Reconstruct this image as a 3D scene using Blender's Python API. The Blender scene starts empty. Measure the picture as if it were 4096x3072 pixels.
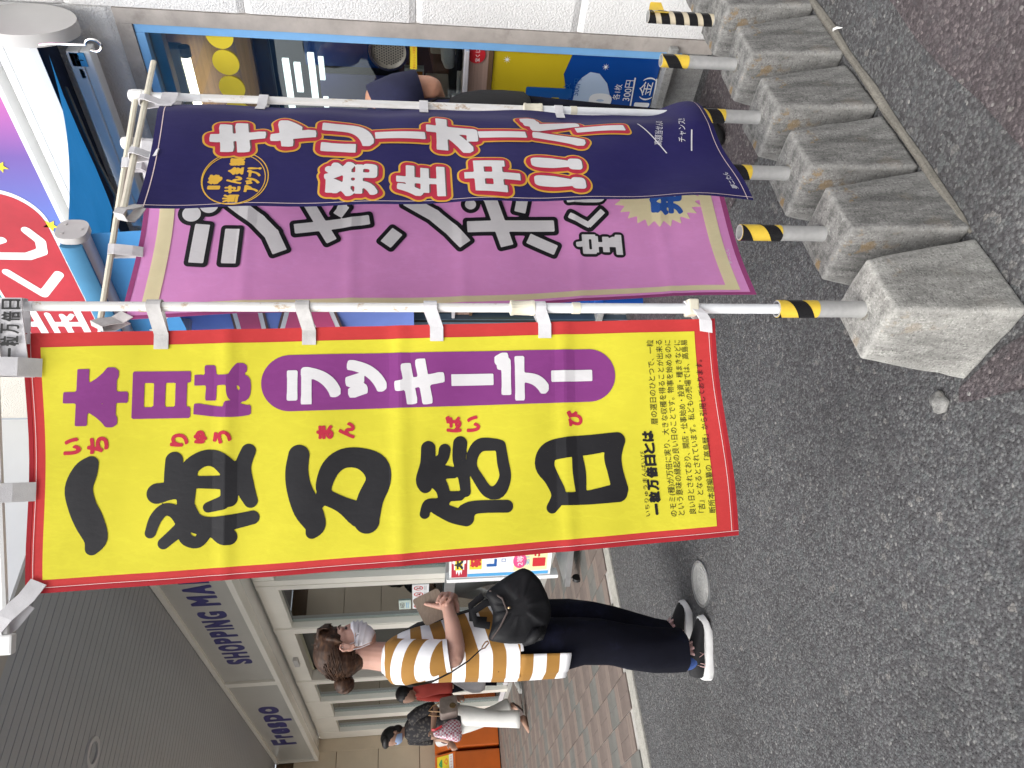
import bpy, bmesh, math, random
import numpy as np
from mathutils import Vector, Matrix
random.seed(7)
SC = bpy.context.scene
COL = SC.collection
R = math.radians

# ---------------------------------------------------------------- camera (held on its side: picture's left is up)
cam_d = bpy.data.cameras.new('camera')
cam = bpy.data.objects.new('camera', cam_d)
COL.objects.link(cam)
SC.camera = cam
cam_d.sensor_fit = 'HORIZONTAL'
cam_d.sensor_width = 36.0
cam_d.lens = 2900.0 / 4096.0 * 36.0
cam_d.clip_start = 0.05
cam_d.clip_end = 400
PITCH, ROLL, YAW, CAMH = R(7.8), R(-0.6), R(38.5), 1.22
_f = Vector((math.sin(YAW) * math.cos(PITCH), math.cos(YAW) * math.cos(PITCH), -math.sin(PITCH)))
_r = Vector((math.cos(YAW), -math.sin(YAW), 0))
_u = _r.cross(_f)
_r2 = _r * math.cos(ROLL) + _u * math.sin(ROLL)
_u2 = _u * math.cos(ROLL) - _r * math.sin(ROLL)
_x, _y, _z = -_u2, _r2, -_f
cam.matrix_world = Matrix(((_x.x, _y.x, _z.x, 0), (_x.y, _y.y, _z.y, 0), (_x.z, _y.z, _z.z, CAMH), (0, 0, 0, 1)))

# ---------------------------------------------------------------- sky, sun, exposure (bright overcast)
SUN_EL, SUN_AZ = R(50), R(262)          # azimuth of the sun measured from +Y clockwise
world = bpy.data.worlds.new('World')
SC.world = world
world.use_nodes = True
nt = world.node_tree
nt.nodes.clear()
wo = nt.nodes.new('ShaderNodeOutputWorld')
bg = nt.nodes.new('ShaderNodeBackground')
sky = nt.nodes.new('ShaderNodeTexSky')
sky.sky_type = 'NISHITA'
sky.sun_disc = False
sky.sun_elevation = SUN_EL
sky.sun_rotation = SUN_AZ
sky.dust_density = 4.0
sky.air_density = 1.0
hs = nt.nodes.new('ShaderNodeHueSaturation')
hs.inputs['Saturation'].default_value = 0.25
nt.links.new(sky.outputs[0], hs.inputs['Color'])
nt.links.new(hs.outputs[0], bg.inputs['Color'])
bg.inputs['Strength'].default_value = 0.15
nt.links.new(bg.outputs[0], wo.inputs['Surface'])
sun_d = bpy.data.lights.new('sun', 'SUN')
sun_d.energy = 1.5
sun_d.angle = R(60)
sun_d.color = (1.0, 0.97, 0.92)
sun = bpy.data.objects.new('sun', sun_d)
COL.objects.link(sun)
sd = Vector((math.sin(SUN_AZ) * math.cos(SUN_EL), math.cos(SUN_AZ) * math.cos(SUN_EL), math.sin(SUN_EL)))
sun.rotation_euler = sd.to_track_quat('Z', 'Y').to_euler()
SC.view_settings.view_transform = 'Standard'
SC.view_settings.look = 'None'
SC.view_settings.exposure = 0.66
SC.view_settings.gamma = 1.0
SC.view_settings.use_curve_mapping = False
SC.render.engine = 'CYCLES'
SC.cycles.max_bounces = 8
SC.cycles.use_denoising = True

# ---------------------------------------------------------------- helpers
WM = {}     # world matrices of what has been built

def tag(o, label=None, cat=None, group=None, kind=None):
    if label: o['label'] = label
    if cat: o['category'] = cat
    if group: o['group'] = group
    if kind: o['kind'] = kind
    return o

def empty(name, loc=(0, 0, 0), rz=0.0, label=None, cat=None, group=None):
    o = bpy.data.objects.new(name, None)
    COL.objects.link(o)
    o.empty_display_size = 0.1
    o.location = loc
    o.rotation_euler = (0, 0, rz)
    WM[o.name] = Matrix.Translation(Vector(loc)) @ Matrix.Rotation(rz, 4, 'Z')
    return tag(o, label, cat, group)

def link(name, me, parent=None, local=False):
    """local: the mesh is written in its parent's coordinates, else in world coordinates"""
    o = bpy.data.objects.new(name, me)
    COL.objects.link(o)
    M = Matrix.Identity(4)
    if parent is not None:
        o.parent = parent
        P = WM[parent.name]
        if local:
            M = P.copy()
        else:
            o.matrix_parent_inverse = P.inverted()
    WM[o.name] = M
    return o

class MB:
    def __init__(s):
        s.v, s.f, s.m = [], [], []
        s.k = 0
    def add(s, vs, fs):
        b = len(s.v)
        s.v.extend([tuple(p) for p in vs])
        s.f.extend([tuple(b + i for i in q) for q in fs])
        s.m.extend([s.k] * len(fs))
        return s
    def box(s, x0, x1, y0, y1, z0, z1):
        vs = [(x0, y0, z0), (x1, y0, z0), (x1, y1, z0), (x0, y1, z0), (x0, y0, z1), (x1, y0, z1), (x1, y1, z1), (x0, y1, z1)]
        return s.add(vs, [(0, 3, 2, 1), (4, 5, 6, 7), (0, 1, 5, 4), (1, 2, 6, 5), (2, 3, 7, 6), (3, 0, 4, 7)])
    def bbox(s, x0, x1, y0, y1, z0, z1, b=0.004):
        """box with chamfered edges"""
        bm = bmesh.new()
        bmesh.ops.create_cube(bm, size=1)
        for v in bm.verts:
            v.co = Vector(((x0 + x1) / 2 + v.co.x * (x1 - x0), (y0 + y1) / 2 + v.co.y * (y1 - y0), (z0 + z1) / 2 + v.co.z * (z1 - z0)))
        bmesh.ops.bevel(bm, geom=bm.edges[:], offset=b, segments=2, affect='EDGES', profile=0.6)
        bm.verts.index_update()
        s.add([v.co[:] for v in bm.verts], [[v.index for v in f.verts] for f in bm.faces])
        bm.free()
        return s
    def quad(s, a, b, c, d):
        return s.add([a, b, c, d], [(0, 1, 2, 3)])
    def prism(s, poly, fn, h0, h1):
        """poly: list of 2D points, fn(p, h) -> 3D point"""
        n = len(poly)
        vs = [fn(p, h0) for p in poly] + [fn(p, h1) for p in poly]
        fs = [tuple(range(n))[::-1], tuple(range(n, 2 * n))] + [(i, (i + 1) % n, n + (i + 1) % n, n + i) for i in range(n)]
        return s.add(vs, fs)
    def tube(s, pts, rad, n=10, cap=True, flat=1.0, up=None, round_ends=False):
        """pts: centre line, rad: radius or list of radius or (ra, rb)"""
        P = [Vector(p) for p in pts]
        if not isinstance(rad, (list, tuple)): rad = [rad] * len(P)
        rad = [r if isinstance(r, (list, tuple)) else (r, r * flat) for r in rad]
        if round_ends:
            d0 = (P[0] - P[1]).normalized(); d1 = (P[-1] - P[-2]).normalized()
            r0, r1 = max(rad[0]), max(rad[-1])
            P = [P[0] + d0 * r0 * .95, P[0] + d0 * r0 * .7] + P + [P[-1] + d1 * r1 * .7, P[-1] + d1 * r1 * .95]
            rad = [tuple(.25 * q for q in rad[0]), tuple(.72 * q for q in rad[0])] + list(rad) + [tuple(.72 * q for q in rad[-1]), tuple(.25 * q for q in rad[-1])]
        t = []
        for i in range(len(P)):
            a = P[max(0, i - 1)]; b = P[min(len(P) - 1, i + 1)]
            t.append((b - a).normalized())
        ref = Vector(up) if up is not None else (Vector((0, 0, 1)) if abs(t[0].z) < .9 else Vector((1, 0, 0)))
        vs, fs = [], []
        for i, p in enumerate(P):
            x = ref.cross(t[i])
            if x.length < 1e-4: x = Vector((1, 0, 0)).cross(t[i])
            x.normalize()
            y = t[i].cross(x).normalized()
            if up is None: ref = y
            ra, rb = rad[i]
            for j in range(n):
                a = 2 * math.pi * j / n
                vs.append(p + x * (ra * math.cos(a)) + y * (rb * math.sin(a)))
        for i in range(len(P) - 1):
            for j in range(n):
                k = (j + 1) % n
                fs.append((i * n + j, i * n + k, (i + 1) * n + k, (i + 1) * n + j))
        if cap:
            fs.append(tuple(range(n))[::-1]); fs.append(tuple(range((len(P) - 1) * n, len(P) * n)))
        return s.add(vs, fs)
    def cyl(s, a, b, r, r2=None, n=16, cap=True):
        return s.tube([a, b], [r, r if r2 is None else r2], n=n, cap=cap)
    def ring(s, a, b, ro, ri, n=24):
        """hollow pipe from a to b"""
        a, b = Vector(a), Vector(b)
        t = (b - a).normalized()
        x = t.orthogonal().normalized(); y = t.cross(x)
        vs = []
        for c, r in ((a, ri), (a, ro), (b, ro), (b, ri)):
            for j in range(n):
                g = 2 * math.pi * j / n
                vs.append(c + x * (r * math.cos(g)) + y * (r * math.sin(g)))
        fs = []
        for q in range(4):
            for j in range(n):
                k = (j + 1) % n; q2 = (q + 1) % 4
                fs.append((q * n + j, q * n + k, q2 * n + k, q2 * n + j))
        return s.add(vs, fs)
    def ell(s, c, r, rot=None, nu=16, nv=10):
        """ellipsoid; rot: 3x3 Matrix"""
        c = Vector(c); vs = []; fs = []
        M = rot if rot is not None else Matrix.Identity(3)
        for i in range(1, nv):
            ph = math.pi * i / nv
            for j in range(nu):
                th = 2 * math.pi * j / nu
                vs.append(c + M @ Vector((r[0] * math.sin(ph) * math.cos(th), r[1] * math.sin(ph) * math.sin(th), r[2] * math.cos(ph))))
        for i in range(nv - 2):
            for j in range(nu):
                k = (j + 1) % nu
                fs.append((i * nu + j, (i + 1) * nu + j, (i + 1) * nu + k, i * nu + k))
        top = len(vs); vs.append(c + M @ Vector((0, 0, r[2]))); bot = len(vs); vs.append(c + M @ Vector((0, 0, -r[2])))
        for j in range(nu):
            k = (j + 1) % nu
            fs.append((top, j, k)); fs.append((bot, (nv - 2) * nu + k, (nv - 2) * nu + j))
        return s.add(vs, fs)
    def loft(s, rings, cap0=True, cap1=True, close=True):
        n = len(rings[0]); vs = [p for r in rings for p in r]; fs = []
        for i in range(len(rings) - 1):
            for j in range(n if close else n - 1):
                k = (j + 1) % n
                fs.append((i * n + j, i * n + k, (i + 1) * n + k, (i + 1) * n + j))
        if cap0: fs.append(tuple(range(n))[::-1])
        if cap1: fs.append(tuple(range((len(rings) - 1) * n, len(rings) * n)))
        return s.add(vs, fs)
    def mesh(s, name, mats, smooth=False):
        me = bpy.data.meshes.new(name)
        me.from_pydata(s.v, [], s.f)
        for m in (mats if isinstance(mats, (list, tuple)) else [mats]): me.materials.append(m)
        if any(s.m): me.polygons.foreach_set('material_index', s.m)
        me.validate()
        if smooth:
            me.polygons.foreach_set('use_smooth', [True] * len(me.polygons))
            if smooth != 'all':
                try: me.set_sharp_from_angle(angle=R(40))
                except Exception: pass
        me.update()
        return me
    def build(s, name, mats, parent=None, local=False, smooth=False, **kw):
        o = link(name, s.mesh(name, mats, smooth), parent, local)
        return tag(o, **kw) if kw else o

def recalc(me):
    bm = bmesh.new(); bm.from_mesh(me)
    bmesh.ops.recalc_face_normals(bm, faces=bm.faces)
    bm.to_mesh(me); bm.free(); me.update()

def fused(mb, name, mats, voxel, parent, local=True, smooth_it=4, subd=0, **kw):
    """one continuous skin grown over the overlapping volumes of mb"""
    o = link(name, mb.mesh(name, mats), parent, local)
    m = o.modifiers.new('r', 'REMESH'); m.mode = 'VOXEL'; m.voxel_size = voxel; m.use_smooth_shade = True
    if smooth_it:
        k = o.modifiers.new('s', 'SMOOTH'); k.factor = .5; k.iterations = smooth_it
    dg = bpy.context.evaluated_depsgraph_get()
    me = bpy.data.meshes.new_from_object(o.evaluated_get(dg))
    o.modifiers.clear()
    o.data = me
    me.polygons.foreach_set('use_smooth', [True] * len(me.polygons))
    return tag(o, **kw) if kw else o

def dup(root, loc, label=None, group=None, rz=None):
    r = root.copy(); COL.objects.link(r); r.location = loc
    if rz is not None: r.rotation_euler = (0, 0, rz)
    WM[r.name] = Matrix.Translation(Vector(loc))
    if label: r['label'] = label
    if group: r['group'] = group
    for ch in list(root.children):
        c = ch.copy(); COL.objects.link(c); c.parent = r
        for g in list(ch.children):
            d = g.copy(); COL.objects.link(d); d.parent = c
    return r

# ---------------------------------------------------------------- materials
def srgb(r, g, b):
    return tuple(((c / 255) / 12.92 if c / 255 <= .04045 else ((c / 255 + .055) / 1.055) ** 2.4) for c in (r, g, b))

class NT:
    def __init__(s, name):
        s.m = bpy.data.materials.new(name); s.m.use_nodes = True
        s.t = s.m.node_tree; s.b = s.t.nodes['Principled BSDF']
        s._c = None
    def n(s, typ, **kw):
        q = s.t.nodes.new(typ)
        for k, v in kw.items():
            if k.startswith('i_'): q.inputs[k[2:].replace('_', ' ')].default_value = v
            else: setattr(q, k, v)
        return q
    def l(s, a, b): s.t.links.new(a, b)
    def co(s, scale=None):
        if s._c is None: s._c = s.n('ShaderNodeTexCoord')
        if scale is None: return s._c.outputs['Object']
        mp = s.n('ShaderNodeMapping'); mp.inputs['Scale'].default_value = scale
        s.l(s._c.outputs['Object'], mp.inputs['Vector'])
        return mp.outputs[0]
    def noise(s, sc, det=3, vec=None, rough=.6):
        q = s.n('ShaderNodeTexNoise'); q.inputs['Scale'].default_value = sc; q.inputs['Detail'].default_value = det; q.inputs['Roughness'].default_value = rough
        s.l(vec if vec is not None else s.co(), q.inputs['Vector'])
        return q
    def ramp(s, fac, stops):
        q = s.n('ShaderNodeValToRGB'); e = q.color_ramp.elements
        while len(e) < len(stops): e.new(.5)
        for k, (p, c) in enumerate(stops):
            e[k].position = p; e[k].color = tuple(c) + ((1,) if len(c) == 3 else ()) if isinstance(c, tuple) else (c, c, c, 1)
        s.l(fac, q.inputs['Fac'])
        return q.outputs['Color']
    def mix(s, fac, a, b, mode='MIX'):
        q = s.n('ShaderNodeMix', data_type='RGBA', blend_type=mode)
        if isinstance(fac, (int, float)): q.inputs[0].default_value = fac
        else: s.l(fac, q.inputs[0])
        for k, v in ((6, a), (7, b)):
            if isinstance(v, tuple): q.inputs[k].default_value = tuple(v[:3]) + (1,)
            else: s.l(v, q.inputs[k])
        return q.outputs[2]
    def bump(s, h, strength=.3, dist=.002):
        q = s.n('ShaderNodeBump'); q.inputs['Strength'].default_value = strength; q.inputs['Distance'].default_value = dist
        s.l(h, q.inputs['Height']); s.l(q.outputs[0], s.b.inputs['Normal'])
        return q
    def base(s, c):
        if isinstance(c, tuple): s.b.inputs['Base Color'].default_value = tuple(c[:3]) + (1,)
        else: s.l(c, s.b.inputs['Base Color'])

def mat(name, c, rough=.6, var=.15, vsc=6, bump=0, bsc=200, metal=0, spec=.5, emit=None, estr=1, alpha=None, trans=0, dirt_or_sheen=None, stretch=None, sss=0, sheen=0):
    n = NT(name)
    nz = n.noise(vsc, 4, n.co(stretch) if stretch else None)
    lo = tuple(max(0, q * (1 - var)) for q in c); hi = tuple(min(1, q * (1 + var * .8)) for q in c)
    colr = n.ramp(nz.outputs['Fac'], [(.3, lo), (.7, hi)])
    if dirt_or_sheen:
        d2 = n.noise(dirt_or_sheen[1], 6, None, .7)
        f = n.ramp(d2.outputs['Fac'], [(dirt_or_sheen[2], 0.0), (dirt_or_sheen[2] + .15, dirt_or_sheen[3])])
        colr = n.mix(f, colr, dirt_or_sheen[0])
    n.base(colr)
    n.b.inputs['Roughness'].default_value = rough
    n.b.inputs['Metallic'].default_value = metal
    n.b.inputs['Specular IOR Level'].default_value = spec
    if bump:
        b2 = n.noise(bsc, 3)
        n.bump(b2.outputs['Fac'], bump, .002)
    if emit:
        n.b.inputs['Emission Color'].default_value = tuple(emit) + (1,); n.b.inputs['Emission Strength'].default_value = estr
    if trans: n.b.inputs['Transmission Weight'].default_value = trans
    if sss:
        n.b.inputs['Subsurface Weight'].default_value = sss
        n.b.inputs['Subsurface Radius'].default_value = (.012, .005, .003)
        n.b.inputs['Subsurface Scale'].default_value = .6
    if sheen: n.b.inputs['Sheen Weight'].default_value = sheen
    return n.m

def glass_mat(name, tint, refl=.08, rough=.02):
    """pane: mostly see-through with a mirror coat"""
    n = NT(name)
    out = n.t.nodes['Material Output']
    tr = n.n('ShaderNodeBsdfTransparent'); tr.inputs[0].default_value = tuple(tint) + (1,)
    gl = n.n('ShaderNodeBsdfGlossy'); gl.inputs['Roughness'].default_value = rough; gl.inputs[0].default_value = (.9, .95, 1, 1)
    fr = n.n('ShaderNodeFresnel'); fr.inputs[0].default_value = 1.5
    mx = n.n('ShaderNodeMixShader')
    ad = n.n('ShaderNodeMath', operation='ADD'); ad.inputs[1].default_value = refl; n.l(fr.outputs[0], ad.inputs[0])
    n.l(ad.outputs[0], mx.inputs[0]); n.l(tr.outputs[0], mx.inputs[1]); n.l(gl.outputs[0], mx.inputs[2])
    n.l(mx.outputs[0], out.inputs['Surface'])
    return n.m

def cloth_mat(name, c, rough=.75, wr=.12, trans=.15, spec=.25):
    """thin printed polyester: fine weave, soft folds, a little light through it"""
    n = NT(name)
    nz = n.noise(3.0, 5, None, .65)
    f2 = n.noise(14.0, 4, n.co((1, 1, .35)), .7)
    c0 = tuple(q * (1 - wr) for q in c); c1 = tuple(min(1, q * (1 + wr * .6) + .006) for q in c)
    a = n.ramp(nz.outputs['Fac'], [(.3, c0), (.7, c1)])
    cr = n.ramp(f2.outputs['Fac'], [(.47, 0.0), (.5, .10), (.53, 0.0)])
    a = n.mix(cr, a, tuple(min(1, q * 1.35 + .012) for q in c))  # wrinkle highlights put into the base colour as lighter streaks
    n.base(a)
    n.b.inputs['Roughness'].default_value = rough
    n.b.inputs['Specular IOR Level'].default_value = spec
    wv = n.noise(900, 1)
    f3 = n.noise(22, 5, n.co((1, 1, .5)), .6)
    ad = n.n('ShaderNodeMath', operation='ADD')
    mu = n.n('ShaderNodeMath', operation='MULTIPLY'); mu.inputs[1].default_value = .06
    n.l(wv.outputs['Fac'], mu.inputs[0]); n.l(mu.outputs[0], ad.inputs[0]); n.l(f3.outputs['Fac'], ad.inputs[1])
    n.bump(ad.outputs[0], .35, .004)
    if trans:
        out = n.t.nodes['Material Output']
        tl = n.n('ShaderNodeBsdfTranslucent')
        n.l(a, tl.inputs[0])
        mx = n.n('ShaderNodeMixShader'); mx.inputs[0].default_value = trans
        n.l(n.b.outputs[0], mx.inputs[1]); n.l(tl.outputs[0], mx.inputs[2]); n.l(mx.outputs[0], out.inputs['Surface'])
    return n.m

def asphalt_mat(name, tint=(1, 1, 1), stone=1.0):
    n = NT(name)
    v1 = n.n('ShaderNodeTexVoronoi', feature='F1'); v1.inputs['Scale'].default_value = 125
    v2 = n.n('ShaderNodeTexVoronoi', feature='F1'); v2.inputs['Scale'].default_value = 60
    for v in (v1, v2):
        w = n.noise(60, 2); ad = n.n('ShaderNodeVectorMath', operation='MULTIPLY_ADD')
        n.l(w.outputs['Color'], ad.inputs[0]); ad.inputs[1].default_value = (.006, .006, .006); n.l(n.co(), ad.inputs[2])
        n.l(ad.outputs[0], v.inputs['Vector'])
    def T(c): return tuple(a * b for a, b in zip(c, tint))
    s1 = n.n('ShaderNodeSeparateColor'); n.l(v1.outputs['Color'], s1.inputs[0])
    s2 = n.n('ShaderNodeSeparateColor'); n.l(v2.outputs['Color'], s2.inputs[0])
    c1 = n.ramp(s1.outputs[0], [(0, T((.055, .052, .055))), (.45, T((.10, .098, .102))), (.72, T((.135, .136, .14))), (.92, T((.165, .17, .17))), (.99, T((.21, .21, .206))), (1, (.34, .335, .32))])
    c2 = n.ramp(s2.outputs[0], [(0, T((.07, .075, .08))), (.6, T((.13, .14, .14))), (.9, T((.165, .17, .167))), (1, (.29, .275, .255))])
    pick = n.ramp(s2.outputs[1], [(.80, 0.0), (.82, 1.0)])
    f = n.n('ShaderNodeMath', operation='MULTIPLY'); n.l(pick, f.inputs[0]); f.inputs[1].default_value = .7
    col = n.mix(f.outputs[0], c1, c2)
    gap = n.ramp(v1.outputs['Distance'], [(.5, 0.0), (.8, .8)])
    col = n.mix(gap, col, T((.055, .052, .054)))
    big = n.noise(2.2, 6, None, .65)
    sh = n.ramp(big.outputs['Fac'], [(.3, .66), (.7, 1.0)])
    col = n.mix(1.0, col, sh, 'MULTIPLY')
    n.base(col)
    n.b.inputs['Roughness'].default_value = .72
    h = n.ramp(v1.outputs['Distance'], [(0, 1.0), (.6, 0.0)])
    fine = n.noise(420, 2)
    ad = n.n('ShaderNodeMath', operation='ADD'); n.l(h, ad.inputs[0]); n.l(fine.outputs['Fac'], ad.inputs[1])
    n.bump(ad.outputs[0], .9, .0035)
    return n.m

def concrete_mat(name, c, lichen=.0, streak=.5):
    n = NT(name)
    big = n.noise(7, 6, None, .7)
    st = n.noise(5, 6, n.co((6, 6, 1.1)), .7)
    sp = n.n('ShaderNodeTexVoronoi', feature='F1'); sp.inputs['Scale'].default_value = 260; n.l(n.co(), sp.inputs['Vector'])
    lo = tuple(q * .72 for q in c); hi = tuple(min(1, q * 1.3) for q in c)
    col = n.ramp(big.outputs['Fac'], [(.3, lo), (.7, hi)])
    dk = n.ramp(st.outputs['Fac'], [(.42, 0.0), (.62, streak)])
    col = n.mix(dk, col, tuple(q * .38 for q in c))
    ss = n.n('ShaderNodeSeparateColor'); n.l(sp.outputs['Color'], ss.inputs[0])
    spk = n.ramp(ss.outputs[0], [(0, .62), (.25, .95), (.8, 1.05), (1, 1.35)])
    col = n.mix(1.0, col, spk, 'MULTIPLY')
    if lichen:
        ln = n.noise(16, 5, None, .6)
        lf = n.ramp(ln.outputs['Fac'], [(.60, 0.0), (.66, lichen)])
        ge = n.n('ShaderNodeNewGeometry'); sx = n.n('ShaderNodeSeparateXYZ'); n.l(n.co(), sx.inputs[0])
        zz = n.ramp(sx.outputs['Z'], [(.12, .12), (.24, 1.0)])
        m2 = n.n('ShaderNodeMath', operation='MULTIPLY'); n.l(lf, m2.inputs[0]); n.l(zz, m2.inputs[1])
        col = n.mix(m2.outputs[0], col, (.24, .14, .035))
    ge = n.n('ShaderNodeNewGeometry'); worn = n.ramp(ge.outputs['Pointiness'], [(.505, 0.0), (.56, .55)])
    wn = n.noise(40, 4, None, .7); wm = n.n('ShaderNodeMath', operation='MULTIPLY'); n.l(worn, wm.inputs[0]); n.l(wn.outputs['Fac'], wm.inputs[1])
    col = n.mix(wm.outputs[0], col, tuple(min(1, q * 1.9) for q in c))
    n.base(col)
    n.b.inputs['Roughness'].default_value = .9
    fn = n.noise(330, 3)
    h2 = n.noise(60, 5, None, .7)
    ad = n.n('ShaderNodeMath', operation='ADD'); n.l(fn.outputs['Fac'], ad.inputs[0]); n.l(h2.outputs['Fac'], ad.inputs[1])
    n.bump(ad.outputs[0], .7, .003)
    return n.m

def stucco_mat(name, c, sc=130, strength=.6):
    n = NT(name)
    b = n.noise(1.5, 5)
    n.base(n.ramp(b.outputs['Fac'], [(.3, tuple(q * .9 for q in c)), (.7, tuple(min(1, q * 1.06) for q in c))]))
    n.b.inputs['Roughness'].default_value = .85
    h = n.noise(sc, 3, None, .55)
    h2 = n.ramp(h.outputs['Fac'], [(.35, 0.0), (.65, 1.0)])
    n.bump(h2, strength, .004)
    return n.m

M = {}
M['asphalt'] = asphalt_mat('asphalt')
M['asphalt_red'] = asphalt_mat('asphalt_red', (1.0, .83, .85))
M['concrete'] = concrete_mat('concrete', (.225, .222, .212), .75, .8)
M['concrete_pale'] = concrete_mat('concrete_pale', (.32, .315, .295), .35, .6)
M['kerb'] = concrete_mat('kerb_concrete', (.30, .29, .26), 0, .35)
M['plinth'] = concrete_mat('plinth_concrete', (.30, .30, .29), 0, .45)
M['mortar'] = concrete_mat('mortar', (.15, .14, .12), 0, .5)
M['grout'] = mat('grout', (.40, .385, .36), .9, .2, 20)
M['tile_brown'] = mat('tile_brown', (.15, .118, .103), .7, .2, 5, .25, 400)
M['tile_grey'] = mat('tile_grey', (.135, .133, .122), .7, .22, 5, .25, 400)
M['tile_pink'] = mat('tile_pink', (.20, .158, .135), .7, .2, 5, .25, 400)
M['stucco'] = stucco_mat('white_stucco', (.80, .80, .795))
M['stucco_cream'] = stucco_mat('cream_stucco', (.72, .69, .63))
M['render_grey'] = mat('grey_render', (.42, .385, .355), .9, .2, 9, .35, 60, dirt_or_sheen=((.2, .18, .16), 8, .55, .5))
M['blue_frame'] = mat('blue_painted_aluminium', (.22, .48, .82), .4, .06, 12, .05, 300)
M['white_panel'] = mat('white_panel', (.78, .79, .79), .45, .05, 2)
M['white_gloss'] = mat('white_gloss_panel', (.66, .66, .63), .18, .05, 1.5)
M['cream_frame'] = mat('cream_frame', (.80, .775, .70), .4, .06, 2)
M['cream_tile'] = mat('cream_wall_panel', (.58, .49, .365), .6, .08, 2, .12, 120)
M['grey_plastic'] = mat('grey_plastic', (.52, .51, .50), .45, .08, 4, dirt_or_sheen=((.2, .2, .19), 22, .66, .4))
M['white_plastic'] = mat('white_plastic', (.82, .82, .81), .4, .06, 8)
M['old_plastic'] = mat('aged_cream_plastic', (.72, .68, .55), .5, .12, 30)
M['alu'] = mat('anodised_aluminium', (.66, .64, .66), .45, .06, 3, metal=.15)
M['steel'] = mat('steel', (.42, .43, .44), .35, .15, 6, metal=.8)
M['chrome'] = mat('chrome', (.8, .8, .8), .12, .03, 6, metal=1)
M['galv'] = mat('galvanised_pipe', (.46, .46, .455), .5, .18, 30, .1, 100, metal=.35, dirt_or_sheen=((.22, .2, .17), 40, .6, .5))
M['black'] = mat('black', (.012, .012, .013), .5, .2, 10)
M['black_tape'] = mat('black_tape', (.010, .010, .011), .25, .2, 10)
M['yellow_tape'] = mat('yellow_tape', (.72, .50, .055), .4, .15, 20)
M['tape_faded'] = mat('faded_tape', (.56, .49, .36), .5, .15, 20)
M['dark_gap'] = mat('dark_gap', (.02, .02, .02), .9, .1, 5)
M['soffit'] = mat('grey_soffit_panel', (.37, .38, .385), .42, .05, 3, dirt_or_sheen=((.30, .305, .31), 3, .6, .35))
M['soffit_trim'] = mat('soffit_trim', (.40, .37, .32), .5, .08, 3)
M['fl_red'] = cloth_mat('flag_red', (.58, .045, .045))
M['fl_yellow'] = cloth_mat('flag_yellow', (.79, .735, .05), trans=.2)
M['fl_purple'] = cloth_mat('flag_purple', (.25, .045, .235))
M['fl_black'] = cloth_mat('flag_black', (.012, .0115, .014), .45, .15, 0, .3)
M['fl_white'] = cloth_mat('flag_white', (.80, .79, .80))
M['fl_navy'] = cloth_mat('flag_navy', (.017, .0135, .095), .6, .15, 0, .12)
M['fl_pink'] = cloth_mat('flag_pink', (.86, .35, .72), trans=.3)
M['fl_pink_hem'] = cloth_mat('flag_pink_hem', (.36, .07, .22))
M['fl_red_hem'] = cloth_mat('flag_red_hem', (.42, .02, .03))
M['fl_cream'] = cloth_mat('flag_pale_yellow', (.86, .82, .50), trans=.25)
M['fl_crimson'] = cloth_mat('flag_crimson', (.55, .03, .065))
M['fl_gold'] = cloth_mat('flag_gold', (.85, .50, .06))
M['fl_blue'] = cloth_mat('flag_blue', (.03, .11, .42))
M['fl_stitch'] = mat('stitching', (.75, .6, .6), .8, .1)
M['webbing'] = mat('white_webbing', (.70, .69, .71), .85, .12, 30, .4, 700)
M['webbing_grey'] = mat('grey_webbing', (.60, .585, .575), .85, .2, 30, .4, 700)
M['ink'] = mat('black_ink', (.02, .02, .02), .6, .1)
pm = NT('worn_pole'); _st = pm.noise(9, 6, pm.co((14, 14, 1.2)), .7); _sp = pm.noise(30, 5, pm.co((1, 1, .6)), .7)
_c = pm.ramp(_st.outputs['Fac'], [(.35, (.80, .80, .80)), (.6, (.74, .72, .68)), (.75, (.50, .46, .38))])
_z = pm.n('ShaderNodeSeparateXYZ'); pm.l(pm.co(), _z.inputs[0])
pm.base(pm.mix(pm.ramp(_sp.outputs['Fac'], [(.57, 0.0), (.64, .75)]), _c, (.42, .27, .13)))
pm.b.inputs['Roughness'].default_value = .5
M['pole_worn'] = pm.m
M['pole_new'] = mat('white_pole', (.78, .80, .82), .35, .05, 20)
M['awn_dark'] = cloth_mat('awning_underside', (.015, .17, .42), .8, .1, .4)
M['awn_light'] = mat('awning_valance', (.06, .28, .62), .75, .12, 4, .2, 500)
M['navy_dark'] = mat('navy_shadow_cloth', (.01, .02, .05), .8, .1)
M['poster_yellow'] = mat('poster_yellow', (.62, .47, .02), .22, .08, 2)
M['poster_blue'] = mat('poster_blue', (.008, .07, .33), .2, .15, 2)
M['poster_pale'] = mat('poster_pale_blue', (.50, .62, .80), .25, .08, 3)
M['print_blue'] = mat('print_blue', (.01, .10, .36), .3, .05)
M['print_white'] = mat('print_white', (.85, .86, .87), .4, .04)
M['print_red'] = mat('print_red', (.55, .02, .03), .4, .06)
M['print_black'] = mat('print_black', (.015, .015, .015), .4, .06)
M['print_yellow'] = mat('print_yellow', (.85, .66, .04), .4, .06)
M['print_pink'] = mat('print_pink', (.72, .07, .24), .45, .06)
M['print_maroon'] = mat('print_maroon', (.12, .05, .05), .45, .06)
M['print_green'] = mat('print_green', (.06, .36, .12), .45, .06)
M['print_sky'] = mat('print_sky_blue', (.08, .36, .68), .45, .06)
M['print_orange'] = mat('print_orange', (.85, .30, .04), .45, .06)
M['print_violet'] = mat('print_violet', (.10, .09, .34), .45, .06)
M['wood'] = mat('pale_wood', (.50, .30, .15), .5, .25, 6, stretch=(1, .2, 14))
M['wood_pink'] = mat('pinkish_wood', (.36, .245, .20), .5, .2, 5, stretch=(1, .3, 30))
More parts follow.
